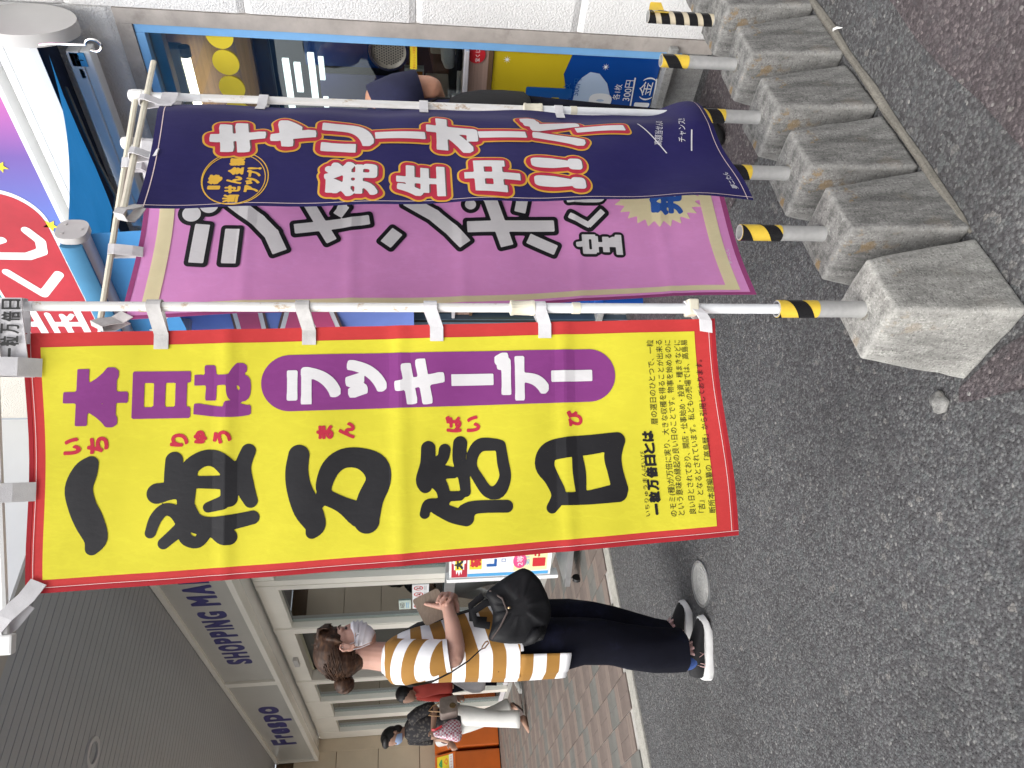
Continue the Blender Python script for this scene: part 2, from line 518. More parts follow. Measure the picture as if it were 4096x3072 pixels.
M['wood_dark'] = mat('dark_wood', (.13, .075, .035), .5, .2, 6)
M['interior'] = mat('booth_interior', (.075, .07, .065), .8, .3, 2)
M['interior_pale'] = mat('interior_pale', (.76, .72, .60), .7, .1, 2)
M['glass'] = glass_mat('window_glass', (.80, .84, .84), .03)
M['glass_green'] = glass_mat('door_glass', (.80, .86, .82), .18)
M['lamp'] = mat('fluorescent_tube', (.9, .9, .85), .4, .02, emit=(1, .9, .68), estr=5)
M['reflection_glow'] = mat('glowing_reflection', (.9, .9, .9), .4, .02, emit=(.85, .95, .95), estr=1.6)  # glow of the ceiling light reflections, not a tube
M['orange'] = mat('orange_bin', (.60, .125, .012), .45, .1, 3, .1, 60, dirt_or_sheen=((.18, .05, .01), 9, .64, .5))
M['skin'] = mat('skin', (.50, .255, .165), .5, .1, 12, .12, 260, sss=.12)
M['skin_face'] = mat('skin_face', (.50, .29, .225), .5, .08, 12, .08, 260, sss=.12)
M['skin_far'] = mat('skin_shade', (.42, .25, .18), .6, .1, 12)
M['paper'] = mat('paper', (.78, .78, .76), .7, .04)
# ---------------------------------------------------------------- lettering: outlines, offsets, filled contours
_GC = {}
def glyph_mesh(ch):
    """(verts 2D, tris, contour segments) of one character or a line of text in Blender's built-in font"""
    if ch in _GC: return _GC[ch]
    c = bpy.data.curves.new('lettering', 'FONT'); c.body = ch; c.resolution_u = 4
    o = bpy.data.objects.new('lettering', c); COL.objects.link(o)
    dg = bpy.context.evaluated_depsgraph_get()
    e = o.evaluated_get(dg); me = e.to_mesh()
    v = np.array([p.co[:2] for p in me.vertices], float).reshape(-1, 2)
    f = [tuple(p.vertices) for p in me.polygons]
    cnt = {}
    # weld by position so that shared edges are found
    key = {}; idx = []
    for p in v:
        k = (round(p[0], 5), round(p[1], 5)); idx.append(key.setdefault(k, len(key)))
    pos = np.array(sorted(key, key=key.get), float).reshape(-1, 2)
    for q in f:
        for a, b in zip(q, q[1:] + q[:1]):
            a, b = idx[a], idx[b]
            cnt[(min(a, b), max(a, b))] = cnt.get((min(a, b), max(a, b)), 0) + 1
    seg = np.array([(pos[a], pos[b]) for (a, b), n in cnt.items() if n == 1], float).reshape(-1, 2, 2)
    e.to_mesh_clear()
    bpy.data.objects.remove(o); bpy.data.curves.remove(c)
    _GC[ch] = (v, f, seg)
    return _GC[ch]

def sdf_segments(seg, gx, gy):
    """signed distance (negative inside) of closed contours, even-odd"""
    X, Y = np.meshgrid(gx, gy); P = np.stack([X.ravel(), Y.ravel()], 1)
    d = np.full(len(P), 1e9); ins = np.zeros(len(P), bool)
    for a, b in seg:
        ab = b - a; L = ab @ ab
        if L < 1e-14: continue
        t = np.clip(((P - a) @ ab) / L, 0, 1)
        d = np.minimum(d, ((P - a - t[:, None] * ab) ** 2).sum(1))
        if (a[1] != b[1]):
            lo, hi = (a, b) if a[1] < b[1] else (b, a)
            m = (P[:, 1] >= lo[1]) & (P[:, 1] < hi[1])
            xs = lo[0] + (P[:, 1] - lo[1]) * (hi[0] - lo[0]) / (hi[1] - lo[1])
            ins ^= m & (P[:, 0] < xs)
    d = np.sqrt(d)
    return np.where(ins, -d, d).reshape(X.shape)

def sdf_strokes(strokes, gx, gy):
    """union of brush strokes: each a list of (x, y, radius)"""
    X, Y = np.meshgrid(gx, gy)
    out = np.full(X.shape, 1e9)
    for st in strokes:
        for (x0, y0, r0), (x1, y1, r1) in zip(st, st[1:]):
            dx, dy = x1 - x0, y1 - y0; L = dx * dx + dy * dy + 1e-12
            t = np.clip(((X - x0) * dx + (Y - y0) * dy) / L, 0, 1)
            out = np.minimum(out, np.hypot(X - x0 - t * dx, Y - y0 - t * dy) - (r0 + (r1 - r0) * t))
    return out

def sdf_square(seg, gx, gy, d2):
    """like sdf_segments but the distance to the outline is measured with a square, so thickened strokes keep square ends"""
    X, Y = np.meshgrid(gx, gy); px, py = X.ravel(), Y.ravel(); out = np.full(px.shape, 1e9)
    for a, b in seg:
        dx, dy = px - a[0], py - a[1]; ax, ay = b - a
        if ax * ax + ay * ay < 1e-14: continue
        cand = [np.zeros_like(dx), np.ones_like(dx)]
        for num, den in ((dx - dy, ax - ay), (dx + dy, ax + ay), (dx, ax), (dy, ay)):
            if abs(den) > 1e-9: cand.append(np.clip(num / den, 0, 1))
        for t in cand: out = np.minimum(out, np.maximum(np.abs(dx - t * ax), np.abs(dy - t * ay)))
    out = out.reshape(X.shape)
    return np.where(d2 < 0, -out, out)

def sdf_boxes(strokes, gx, gy):
    """union of flat-ended bars along poly-lines"""
    X, Y = np.meshgrid(gx, gy); out = np.full(X.shape, 1e9)
    for st in strokes:
        n = len(st) - 1
        for k in range(n):
            (x0, y0, r0), (x1, y1, r1) = st[k], st[k + 1]
            L = math.hypot(x1 - x0, y1 - y0); ux, uy = (x1 - x0) / L, (y1 - y0) / L
            s = (X - x0) * ux + (Y - y0) * uy; t = np.abs(-(X - x0) * uy + (Y - y0) * ux) - r0
            e = np.maximum(-s if k == 0 else -s - r0 * .35, s - L if k == n - 1 else s - L - r0 * .35)
            d = np.where((e > 0) & (t > 0), np.hypot(e, t), np.maximum(e, t))
            out = np.minimum(out, d)
    return out

def box_layers(boxes, rounds=(), outs=(), cell=.0025):
    a = np.array([p for s in list(boxes) + list(rounds) for p in s]); pad = (max(outs) if outs else 0) + 2 * cell + a[:, 2].max()
    gx = np.arange(a[:, 0].min() - pad, a[:, 0].max() + pad + cell, cell); gy = np.arange(a[:, 1].min() - pad, a[:, 1].max() + pad + cell, cell)
    F = sdf_boxes(boxes, gx, gy)
    if rounds: F = np.minimum(F, sdf_strokes(rounds, gx, gy))
    return [fill(F, gx, gy, o) for o in (0,) + tuple(outs)]

def bar_layers(x0, y0, x1, y1, r, outs=(), cell=.0025): return box_layers([[(x0, y0, r), (x1, y1, r)]], (), outs, cell)

def fill(F, gx, gy, iso):
    """filled region F < iso as polygons"""
    G = F - iso
    vs, fs = [], []
    inn = G < 0
    H, W = G.shape
    full = inn[:-1, :-1] & inn[1:, :-1] & inn[:-1, 1:] & inn[1:, 1:]
    some = inn[:-1, :-1] | inn[1:, :-1] | inn[:-1, 1:] | inn[1:, 1:]
    # whole cells: merge runs of up to 6 along x
    for j in range(H - 1):
        i = 0
        while i < W - 1:
            if full[j, i]:
                k = i
                while k < W - 1 and full[j, k] and k - i < 6: k += 1
                b = len(vs)
                vs += [(gx[i], gy[j]), (gx[k], gy[j]), (gx[k], gy[j + 1]), (gx[i], gy[j + 1])]
                fs.append((b, b + 1, b + 2, b + 3)); i = k
            else: i += 1
    for j, i in zip(*np.nonzero(some & ~full)):
        c = [(gx[i], gy[j], G[j, i]), (gx[i + 1], gy[j], G[j, i + 1]), (gx[i + 1], gy[j + 1], G[j + 1, i + 1]), (gx[i], gy[j + 1], G[j + 1, i])]
        p = []
        for a, b in zip(c, c[1:] + c[:1]):
            if a[2] < 0: p.append((a[0], a[1]))
            if (a[2] < 0) != (b[2] < 0):
                t = a[2] / (a[2] - b[2]); p.append((a[0] + t * (b[0] - a[0]), a[1] + t * (b[1] - a[1])))
        if len(p) > 2:
            b = len(vs); vs += p; fs.append(tuple(range(b, b + len(p))))
    return vs, fs

def glyph_layers(ch, box, bold=.0, outs=(), cell=.0025, shear=0.0):
    """character scaled into box (x0, x1, y0, y1); returns fills for the letter and for each wider outline"""
    v, f, seg = glyph_mesh(ch)
    x0, x1, y0, y1 = box
    lo, hi = seg.reshape(-1, 2).min(0), seg.reshape(-1, 2).max(0)
    w, h = max(hi[0] - lo[0], 1e-3), max(hi[1] - lo[1], 1e-3)
    sx = max(x1 - x0 - 2 * bold, .002) / w; sy = max(y1 - y0 - 2 * bold, .002) / h
    s = (seg - lo) * np.array([sx, sy]) + np.array([x0 + bold, y0 + bold])
    if shear: s[..., 0] += shear * (s[..., 1] - (y0 + y1) / 2)
    pad = bold + (max(outs) if outs else 0) + 2 * cell
    gx = np.arange(x0 - pad, x1 + pad + cell, cell); gy = np.arange(y0 - pad, y1 + pad + cell, cell)
    F = sdf_segments(s, gx, gy)
    out = [fill(sdf_square(s, gx, gy, F), gx, gy, bold * .93)] if bold > .004 else [fill(F, gx, gy, bold)]
    return out + [fill(F, gx, gy, bold + o) for o in outs]

def stroke_layers(strokes, outs=(), cell=.0025):
    a = np.array([p for s in strokes for p in s])
    pad = (max(outs) if outs else 0) + 2 * cell + a[:, 2].max()
    gx = np.arange(a[:, 0].min() - pad, a[:, 0].max() + pad + cell, cell); gy = np.arange(a[:, 1].min() - pad, a[:, 1].max() + pad + cell, cell)
    F = sdf_strokes(strokes, gx, gy)
    return [fill(F, gx, gy, o) for o in (0,) + tuple(outs)]

def text_line(txt, x0, x1, yb, h, italic=0.0):
    """small line of print: fitted between x0 and x1, em height h, baseline yb"""
    v, f, seg = glyph_mesh(txt)
    lo, hi = v[:, 0].min(), v[:, 0].max()
    s = (x1 - x0) / (hi - lo)
    out = [(x0 + (p[0] - lo) * s + italic * p[1] * h, yb + p[1] * h) for p in v]
    return out, f

def merge2(*parts):
    vs, fs = [], []
    for v, f in parts:
        b = len(vs); vs += list(v); fs += [tuple(i + b for i in q) for q in f]
    return vs, fs

def rounded(x0, x1, y0, y1, r, n=8):
    p = []
    for cx, cy, a0 in ((x1 - r, y1 - r, 0), (x0 + r, y1 - r, 90), (x0 + r, y0 + r, 180), (x1 - r, y0 + r, 270)):
        for k in range(n + 1):
            a = R(a0 + 90 * k / n); p.append((cx + r * math.cos(a), cy + r * math.sin(a)))
    return p

def flat_poly(p): return list(p), [tuple(range(len(p)))]

def star(cx, cy, r, rot=0):
    return [(cx + (r if k % 2 == 0 else r * .42) * math.cos(R(90 + 36 * k + rot)), cy + (r if k % 2 == 0 else r * .42) * math.sin(R(90 + 36 * k + rot))) for k in range(10)]

def circle2(cx, cy, rx, ry=None, n=32):
    ry = rx if ry is None else ry
    return [(cx + rx * math.cos(2 * math.pi * k / n), cy + ry * math.sin(2 * math.pi * k / n)) for k in range(n)]

def put(name, vf, fn, mt, parent=None, local=False, **kw):
    """flat print vf placed by fn(x, y) -> 3D"""
    vs, fs = vf
    me = bpy.data.meshes.new(name)
    me.from_pydata([tuple(fn(x, y)) for x, y in vs], [], fs)
    me.materials.append(mt); me.update()
    o = link(name, me, parent, local)
    return tag(o, **kw) if kw else o

# ================================================================ SETTING
g = MB(); g.quad((-60, -60, 0), (60, -60, 0), (60, 60, 0), (-60, 60, 0))
g.build('ground', M['asphalt'], kind='structure')
# worn red paving strip of the kerbside lane, nearer than the block row
rp = []
for i in range(41):
    x = -3 + 6 * i / 40; rp.append((x, .735 + .008 * math.sin(x * 9) + .006 * math.sin(x * 23)))
g = MB(); n = len(rp)
g.add([(x, y, .004) for x, y in rp] + [(x, -2.4, .004) for x, y in rp], [(i, n + i, n + i + 1, i + 1) for i in range(n - 1)])
g.build('road_surface_strip', M['asphalt_red'], kind='structure')
g = MB(); g.quad((2.1, 1.2, .004), (2.76, 1.2, .004), (2.76, 2.95, .004), (2.35, 2.95, .004))
g.build('path_strip', M['asphalt_red'], kind='structure')

g = MB(); pt = [(.895, 1.02), (.90, 1.10), (.905, 1.17), (.88, 1.19), (.855, 1.15), (.83, 1.10), (.80, 1.04), (.77, .97), (.80, .92), (.84, .90), (.87, .93)]
g.add([(x, y, .004) for x, y in pt], [tuple(range(len(pt)))]); g.build('paint_patch', M['asphalt_red'], kind='structure')
# mortar fillet along the foot of the blocks
g = MB()
pts = [(1.15, .928, .0)] + [(1.2 + .1 * k, .925 - .0035 * k + .002 * math.sin(k * 2.1), .004) for k in range(20)]
g.tube(pts, [.004] + [.011 + .002 * math.sin(k * 1.7) for k in range(20)], n=8)
g.build('kerb_fillet', M['mortar'], smooth=True, kind='structure')

# mall pavement: concrete edge stone, tiles laid in columns with white joints
g = MB(); g.bbox(-7, 2.83, 4.125, 4.245, -.05, .012, .006)
g.build('kerb_edge', M['kerb'], kind='structure')
base = tag(MB().box(-7, 2.83, 4.247, 12.4, -.05, .004).build('pavement', M['grout']), kind='structure')
def tile_me(nm, w, d, m):
    g = MB(); g.bbox(-w / 2, w / 2, -d / 2, d / 2, 0, .010, .002); return g.mesh(nm, m)
CW, PER = .207, .30
tm = {'b': tile_me('tile', .0985, .1982, M['tile_brown']), 'g': tile_me('tile', .0985, .1982, M['tile_grey']), 's': tile_me('tile', .1985, .0484, M['tile_pink'])}
rest = MB(); nt_ = 0; cand = []
for cx in range(-8, 13):
    for ry in range(27):
        x = .72 + cx * CW; y = 4.262 + ry * PER + (0.15 if cx % 2 else 0)
        k = 'g' if ((cx * 2 + ry) % 5) in (0, 3) else 'b'
        cand += [(x - .0505, y + .1, k), (x + .0505, y + .1, k), (x, y + .227, 's'), (x, y + .277, 's')]
        if cx % 2 and ry == 0: cand += [(x, y - .073, 's'), (x, y - .023, 's'), (x - .0505, y - .148 + .05, 'x'), (x + .0505, y - .148 + .05, 'x')]
cand = [c for c in cand if c[2] != 'x' and c[0] < 2.7]
cand.sort(key=lambda c: math.hypot(c[0], c[1]) + (4 if not (-.6 < c[0] - (c[1] - 4.2) * .02 < 2.0) else 0))
for x, y, k in cand:
    if nt_ < 300:
        o = link('tile', tm[k], base); o.location = (x, y, .004 + random.uniform(-.0008, .0008)); nt_ += 1
    else:
        w, d = ((.0985, .1982) if k != 's' else (.1985, .0484)); rest.k = {'b': 0, 'g': 1, 's': 2}[k]
        rest.box(x - w / 2, x + w / 2, y - d / 2, y + d / 2, .0045, .014)
o = rest.build('tile_field', [M['tile_brown'], M['tile_grey'], M['tile_pink']], base, kind='stuff')

# small round access cover, stone, curved scrap
t = empty('manhole_cover', (1.175, 2.87, 0), 0, 'small round grey cast cover set in the asphalt', 'manhole cover')
g = MB(); g.ring((0, 0, .001), (0, 0, .006), .098, .088, 36); g.build('rim', M['steel'], t, True, True)
g = MB(); g.cyl((0, 0, .0005), (0, 0, .004), .087, n=36)
for r in (.02, .034, .048, .062, .076): g.ring((0, 0, .0035), (0, 0, .0055), r + .003, r, 32)
g.build('lid', M['plinth'], t, True, True)
g = MB(); rr = random.Random(3)
bm = bmesh.new(); bmesh.ops.create_icosphere(bm, subdivisions=3, radius=1)
for v in bm.verts:
    q = v.co.copy(); n_ = 1 + .12 * math.sin(q.x * 5 + 1) * math.cos(q.y * 4) + .06 * math.sin(q.z * 9 + q.x * 7)
    v.co = Vector((q.x * .027 * n_, q.y * .024 * n_, max(-.3, q.z) * .016 * n_))
g.add([v.co[:] for v in bm.verts], [[v.index for v in f.verts] for f in bm.faces]); bm.free()
o = g.build('stone', M['concrete'], smooth='all'); o.location = (.915, 1.235, .006)
tag(o, 'loose rounded grey stone lying on asphalt beside the nearest concrete block', 'stone')
g = MB(); g.tube([(1.965, .868, .006), (1.98, .876, .014), (1.99, .886, .016), (1.998, .9, .008)], [.001, .0035, .004, .001], n=8, flat=.3)
g.build('feather', M['paper'], smooth=True, label='small curved white feather lying beside the foot of the blocks', cat='feather')

# ================================================================ BOOTH (facade plane x = 2.8)
FX = 2.8
booth = empty('booth', (3.6, 1.4, 0), 0, 'white stucco lottery booth with blue framed ticket window', 'booth')
wall = MB().box(FX + .045, FX + .2, -2.6, 1.345, 0, 3.6).box(FX + .045, FX + .2, 1.345, 3.8, 2.27, 3.9).build('wall', M['render_grey'], booth)
def panel(y0, y1, z0, z1, m, b=.024, d=.05):
    """stucco panel with sloped joints"""
    g = MB(); x1 = FX + d; x0 = FX
    o_ = [(y0, z0), (y1, z0), (y1, z1), (y0, z1)]; i_ = [(y0 + .002, z0 + b), (y1 - .002, z0 + b), (y1 - .002, z1 - b), (y0 + .002, z1 - b)]
    vs = [(x1, y, z) for y, z in o_] + [(x0 + .010, y, z) for y, z in o_] + [(x0, y, z) for y, z in i_]
    g.add(vs, [(0, 1, 2, 3)] + [(4 * a + k, 4 * a + (k + 1) % 4, 4 * a + 4 + (k + 1) % 4, 4 * a + 4 + k) for a in (0, 1) for k in range(4)] + [(11, 10, 9, 8)])
    me = g.mesh('wall_panel', m); recalc(me); return me
for k, (z0, z1) in enumerate(((.0, .569), (.571, 1.193), (1.195, 1.817), (1.819, 2.44), (2.442, 3.06), (3.062, 3.68))):
    link('wall_panel', panel(-2.6, 1.318, z0, z1, M['stucco']), wall)
link('wall_panel', panel(1.32, 3.8, 2.282, 2.70, M['stucco']), wall)
link('wall_panel', panel(1.32, 2.79, 2.702, 3.9, M['stucco']), wall)
link('wall_panel', panel(2.792, 3.8, 2.702, 3.9, M['stucco_cream']), wall)
# grey rendered reveal round the window
g = MB().box(FX - .004, FX + .06, 1.319, 1.374, .0, 2.28).box(FX - .004, FX + .06, 1.3745, 3.0, 2.226, 2.2805)
g.build('window_surround', M['render_grey'], booth)
fr = MB().bbox(FX + .004, FX + .05, 1.3755, 1.408, .12, 2.2245, .002).bbox(FX + .0035, FX + .05, 1.4085, 2.98, 2.192, 2.225, .002).build('window_frame', M['blue_frame'], booth)
MB().box(FX + .03, FX + .034, 1.409, 2.92, 1.01, 2.19).build('window_pane', M['glass'], booth)
# room behind
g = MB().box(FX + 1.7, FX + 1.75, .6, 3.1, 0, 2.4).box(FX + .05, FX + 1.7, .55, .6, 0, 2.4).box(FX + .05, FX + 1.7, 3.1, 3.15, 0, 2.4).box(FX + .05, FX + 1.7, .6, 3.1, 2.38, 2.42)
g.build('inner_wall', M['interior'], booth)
MB().box(FX + .05, FX + .10, 1.41, 2.92, 2.15, 2.19).build('roller_shutter_box', M['steel'], booth)
MB().box(FX + .40, FX + .44, .62, 3.08, 1.90, 2.36).build('wood_valance', M['wood'], booth)
MB().box(FX + .445, FX + .49, .62, 3.08, 1.84, 2.30).build('valance_backing', M['wood_dark'], booth)
lf = MB().bbox(FX + .26, FX + .32, 1.60, 2.9, 2.165, 2.225, .006).build('lamp_housing', M['white_plastic'], booth)
MB().tube([(FX + .285, 1.64, 2.15), (FX + .285, 2.88, 2.15)], .016, n=14).build('lamp_tube', M['lamp'], lf, smooth=True)
MB().tube([(FX + .285, 1.60, 2.15), (FX + .285, 1.6395, 2.15)], .024, n=14).build('lamp_end', M['grey_plastic'], lf, smooth=True)
MB().tube([(FX + .75, 1.5, 1.955), (FX + .75, 3.0, 1.955)], .011, n=10).build('display_lamp', M['lamp'], booth, smooth=True)
MB().box(FX + .80, FX + .82, .7, 3.0, 1.90, 2.2).build('lamp_reflector', M['interior_pale'], booth)
for k, (y, z, dz, yl) in enumerate(((2.12, 1.885, .035, .42), (2.14, 1.825, .035, .17), (2.08, 1.745, .035, .27), (2.10, 1.695, .028, .13), (2.34, 1.69, .028, .06))):
    MB().box(FX + 1.2, FX + 1.22, y, y + yl, z, z + dz).build('reflection_bar', M['reflection_glow'], booth)  # glowing bars stand in for ceiling lights reflected in the window
# dim posters inside
for k, (y0, y1, z0, z1, m) in enumerate(((1.75, 2.15, 1.35, 1.82, 'poster_blue'), (2.2, 2.75, 1.3, 1.75, 'print_violet'), (1.8, 2.4, 1.08, 1.28, 'print_maroon'))):
    MB().box(FX + 1.4, FX + 1.41, y0 + .1, y1 + .1, z0, z1).build('inner_poster', M[m], booth)
# counter, wood apron and window ledge
MB().bbox(FX - .01, FX + .40, 1.409, 2.92, .985, 1.003, .003).build('counter_top', M['alu'], booth)
MB().box(FX + .02, FX + .06, 1.409, 2.92, .905, .984).build('apron_panel', M['wood_pink'], booth)
MB().box(FX + .012, FX + .06, 1.409, 2.92, .888, .9045).build('apron_trim', M['wood_dark'], booth)
MB().box(FX + .03, FX + .2, 1.346, 3.0, 0, .15).bbox(FX - .03, FX + .2, 1.3461, 3.0, .1505, .185, .004).build('plinth', M['plinth'], booth)
g = MB().box(FX - .012, FX + .2, 2.925, 3.8, 0, 1.6); g.build('side_panel', mat('slate_panel', (.09, .14, .19), .4), booth)
MB().box(FX - .014, FX - .0125, 2.93, 2.945, .05, 1.3).build('side_gap_shadow', M['dark_gap'], booth)  # thin dark strip on the panel stands in for the shadow line

# posters under the counter: yellow over blue (flat print)
pst = MB().box(FX + .024, FX + .034, 1.4095, 2.90, .19, .886).build('poster', M['poster_blue'])
tag(pst, 'glossy yellow and blue lottery poster under the booth counter', 'poster')
PX = FX + .0225
def onface(x): return lambda a, b: (x, -a, b)       # a grows to the right as seen from the street (towards -y)
def dv(a, b): return (PX, -a, b)
put('poster_field', flat_poly([(-2.9, .53), (-2.5, .56), (-2.2, .52), (-1.9, .56), (-1.65, .545), (-1.5, .59), (-1.41, .565), (-1.41, .885), (-2.9, .885)]), dv, M['poster_yellow'], pst)
def dv1(a, b): return (PX - .001, -a, b)
def dv2(a, b): return (PX - .002, -a, b)
put('poster_cloud', flat_poly([(-1.78, .36), (-1.78, .525), (-1.66, .535), (-1.54, .53), (-1.51, .51), (-1.485, .48), (-1.49, .44), (-1.53, .40), (-1.60, .37), (-1.68, .36)]), dv1, M['poster_pale'], pst)
put('print', glyph_layers('日', (-1.745, -1.56, .54, .74), .012, cell=.006)[0], dv2, M['print_blue'], pst)
put('print', merge2(text_line('1枚', -1.59, -1.535, .556, .032), text_line('500円', -1.59, -1.515, .515, .034)), lambda a, b: (PX - .003, -a, b), M['print_blue'], pst)
put('print', merge2(glyph_layers('0', (-1.71, -1.655, .375, .475), .008, cell=.005)[0], glyph_layers('0', (-1.64, -1.575, .365, .465), .008, cell=.005)[0]), dv2, M['print_white'], pst)
put('print', merge2(text_line('各1枚', -1.602, -1.532, .335, .034), text_line('300円', -1.605, -1.512, .288, .042),
    glyph_layers('3', (-1.68, -1.645, .195, .262), .004, cell=.004)[0], glyph_layers('1', (-1.63, -1.61, .195, .262), .004, cell=.004)[0], text_line('(金)', -1.598, -1.495, .205, .06),
    flat_poly([(-1.75, .266), (-1.50, .282), (-1.50, .288), (-1.75, .272)]), flat_poly([(-1.75, .168), (-1.50, .188), (-1.50, .194), (-1.75, .174)])), dv1, M['print_white'], pst)
for cx_, cz_, m_ in ((-1.45, .83, 'print_white'), (-1.46, .42, 'print_white')):
    put('sparkle', flat_poly([((.016 if k % 2 == 0 else .004) * math.cos(math.pi * k / 8) + cx_, (.016 if k % 2 == 0 else .004) * math.sin(math.pi * k / 8) + cz_) for k in range(16)]), dv1, M[m_], pst)

# stickers, notices and things on the glass and counter
def disc_thing(name, y, z, r, m, label, cat, group=None):
    g = MB(); g.prism(circle2(0, 0, r), lambda p, h: (FX + h, -p[0] + y, p[1] + z), .024, .0295)
    return g.build(name, m, label=label, cat=cat, group=group)
ys = (1.416, 1.521, 1.626, 1.731, 1.836)
for k, y in enumerate(ys):
    disc_thing('sticker', y, 1.931 - .003 * k, .050, M['print_yellow'], 'round yellow sticker on the booth glass, ' + ('cut off by the blue window post', 'next after the one at the window post', 'third from the window post', 'fourth from the window post', 'fifth from the window post')[k], 'sticker', 'round yellow stickers on the booth glass')
# round speaking grille
t = empty('speaking_grille', (FX + .02, 1.437, 1.30), 0, 'round perforated speaking grille with clear ring in the booth glass', 'speaking grille')
MB().ring((-.012, 0, 0), (.012, 0, 0), .078, .068, 36).build('ring', M['chrome'], t, True, True)
g = MB().cyl((.004, 0, 0), (.007, 0, 0), .068, n=36); g.build('plate', mat('smoky_plastic', (.16, .15, .125), .3), t, True)
g = MB()
for a in range(-6, 7):
    for b in range(-7, 8):
        y, z = a * .0105 + (b % 2) * .005, b * .009
        if math.hypot(y, z) < .062: g.prism(circle2(y, z, .0032, n=6), lambda p, h: (h, p[0], p[1]), .0022, .0038)
g.build('perforation', M['black'], t, True, kind='stuff')
t = MB().box(FX + .016, FX + .0285, 1.411, 1.506, 1.19, 1.217).build('notice', M['print_yellow'])
tag(t, 'narrow yellow cashless payment strip on the booth glass beside the speaking grille', 'notice')
put('print', text_line('キャッシュレス決済', -1.502, -1.415, 1.196, .013), lambda a, b: (FX + .015, -a, b), M['print_red'], t)
t = MB().bbox(FX + .016, FX + .0285, 1.55, 1.70, 1.155, 1.262, .003).build('notice', M['print_red'])
tag(t, 'white notice card with red rim and red lettering inside the booth glass', 'notice')
def nf(a, b): return (FX + .0145, -a, b)
def nf2(a, b): return (FX + .0135, -a, b)
put('card', flat_poly(rounded(-1.695, -1.555, 1.16, 1.257, .004)), nf, M['print_white'], t)
put('print', merge2(text_line('御当せんになられた', -1.685, -1.562, 1.235, .013), text_line('方は', -1.685, -1.65, 1.22, .012), text_line('ください', -1.61, -1.565, 1.168, .012)), nf2, M['print_black'], t)
put('print', text_line('ご確認', -1.665, -1.575, 1.19, .022), nf2, M['print_red'], t)
t = MB().box(FX + .12, FX + .15, 1.56, 1.64, 1.16, 1.24).build('leaflet', M['paper']); tag(t, 'small leaflet with brown picture standing inside the booth window', 'leaflet')
put('print', flat_poly([(-1.63, 1.2), (-1.57, 1.2), (-1.57, 1.235), (-1.63, 1.235)]), lambda a, b: (FX + .119, -a, b), M['wood_dark'], t)
put('print', flat_poly([(-1.63, 1.165), (-1.57, 1.165), (-1.57, 1.19), (-1.63, 1.19)]), lambda a, b: (FX + .119, -a, b), M['print_orange'], t)
t = MB().bbox(FX + .1, FX + .28, 1.66, 1.80, 1.05, 1.15, .006).build('card_box', M['paper']); tag(t, 'white card box standing behind the booth glass under the notice', 'box')
t = empty('barcode_scanner', (FX + .14, 1.5, 1.004), 0, 'white handheld scanner resting in its cradle on the booth counter', 'scanner')
MB().tube([(0, .055, .05), (0, .02, .055), (0, -.03, .06), (0, -.05, .06)], [(.016, .02), (.026, .03), (.026, .03), (.018, .02)], n=14).build('head', M['white_plastic'], t, True, True)
MB().tube([(0, -.035, .06), (0, -.06, .035), (0, -.075, 0)], [.018, .016, .02], n=12).build('handle', M['white_plastic'], t, True, True)
MB().bbox(-.04, .04, -.03, .05, 0, .022, .004).build('cradle', M['black'], t, True)
t = MB().bbox(FX + .25, FX + .38, 1.42, 1.56, 1.004, 1.13, .008).build('card_terminal', M['old_plastic']); tag(t, 'beige terminal box behind the scanner on the booth counter', 'terminal')
t = MB().bbox(FX + .0, FX + .05, 1.62, 1.70, 1.0035, 1.045, .003).build('tray', M['white_panel']); tag(t, 'small white plate at the front edge of the booth counter', 'tray')
t = MB().prism(circle2(0, 0, .036), lambda p, h: (FX + h, -p[0] + 1.432, p[1] + .955), .014, .0195).build('sticker', M['print_red']); tag(t, 'round dark red sticker with white lettering on the wood apron', 'sticker')
put('print', text_line('宝くじ', -1.462, -1.41, .943, .02), lambda a, b: (FX + .013, -a, b), M['print_white'], t)
t = MB().prism(circle2(0, 0, .028), lambda p, h: (FX + h, -p[0] + 1.74, p[1] + .955), .014, .0195).build('sticker', M['print_sky']); tag(t, 'round blue sticker on the wood apron beside the flag pole', 'sticker')

# sign board over the window
sg = empty('shop_sign', (2.75, 2.0, 2.72), 0, 'long lottery sign with white lettering on a red lozenge and starry gradient', 'sign')
gm = NT('sign_gradient'); sx = gm.n('ShaderNodeSeparateXYZ'); gm.l(gm.co(), sx.inputs[0])
mr = gm.n('ShaderNodeMapRange'); mr.inputs[1].default_value = 1.3; mr.inputs[2].default_value = 3.1; gm.l(sx.outputs['Y'], mr.inputs[0])
cg = gm.ramp(mr.outputs[0], [(0, srgb(190, 85, 160)), (.18, srgb(185, 95, 165)), (.33, srgb(110, 85, 160)), (.52, srgb(95, 120, 195)), (.66, srgb(80, 160, 210)), (.8, srgb(60, 150, 120)), (1, srgb(80, 160, 60))])
gm.base(cg); gm.b.inputs['Roughness'].default_value = .35
MB().box(2.702, 2.79, .2, 3.06, 2.742, 3.31).build('board', gm.m, sg)
MB().bbox(2.697, 2.7905, .2, 3.065, 2.722, 2.7415, .002).bbox(2.697, 2.7905, .2, 3.065, 3.3105, 3.325, .002).box(2.70, 2.79, 3.0605, 3.072, 2.742, 3.31).build('frame', M['white_panel'], sg)
def sf(k): return lambda a, b: (2.7005 - .0012 * k, -a, b)
put('lozenge_border', flat_poly(rounded(-3.04, -2.05, 2.79, 3.17, .18, 12)), sf(0), M['print_white'], sg)
put('lozenge', flat_poly(rounded(-3.025, -2.07, 2.803, 3.157, .17, 12)), sf(1), mat('sign_red', (.46, .03, .045), .35), sg)
def ov(*p): return merge2(*[stroke_layers([s], cell=.008)[0] for s in p])
S = .022
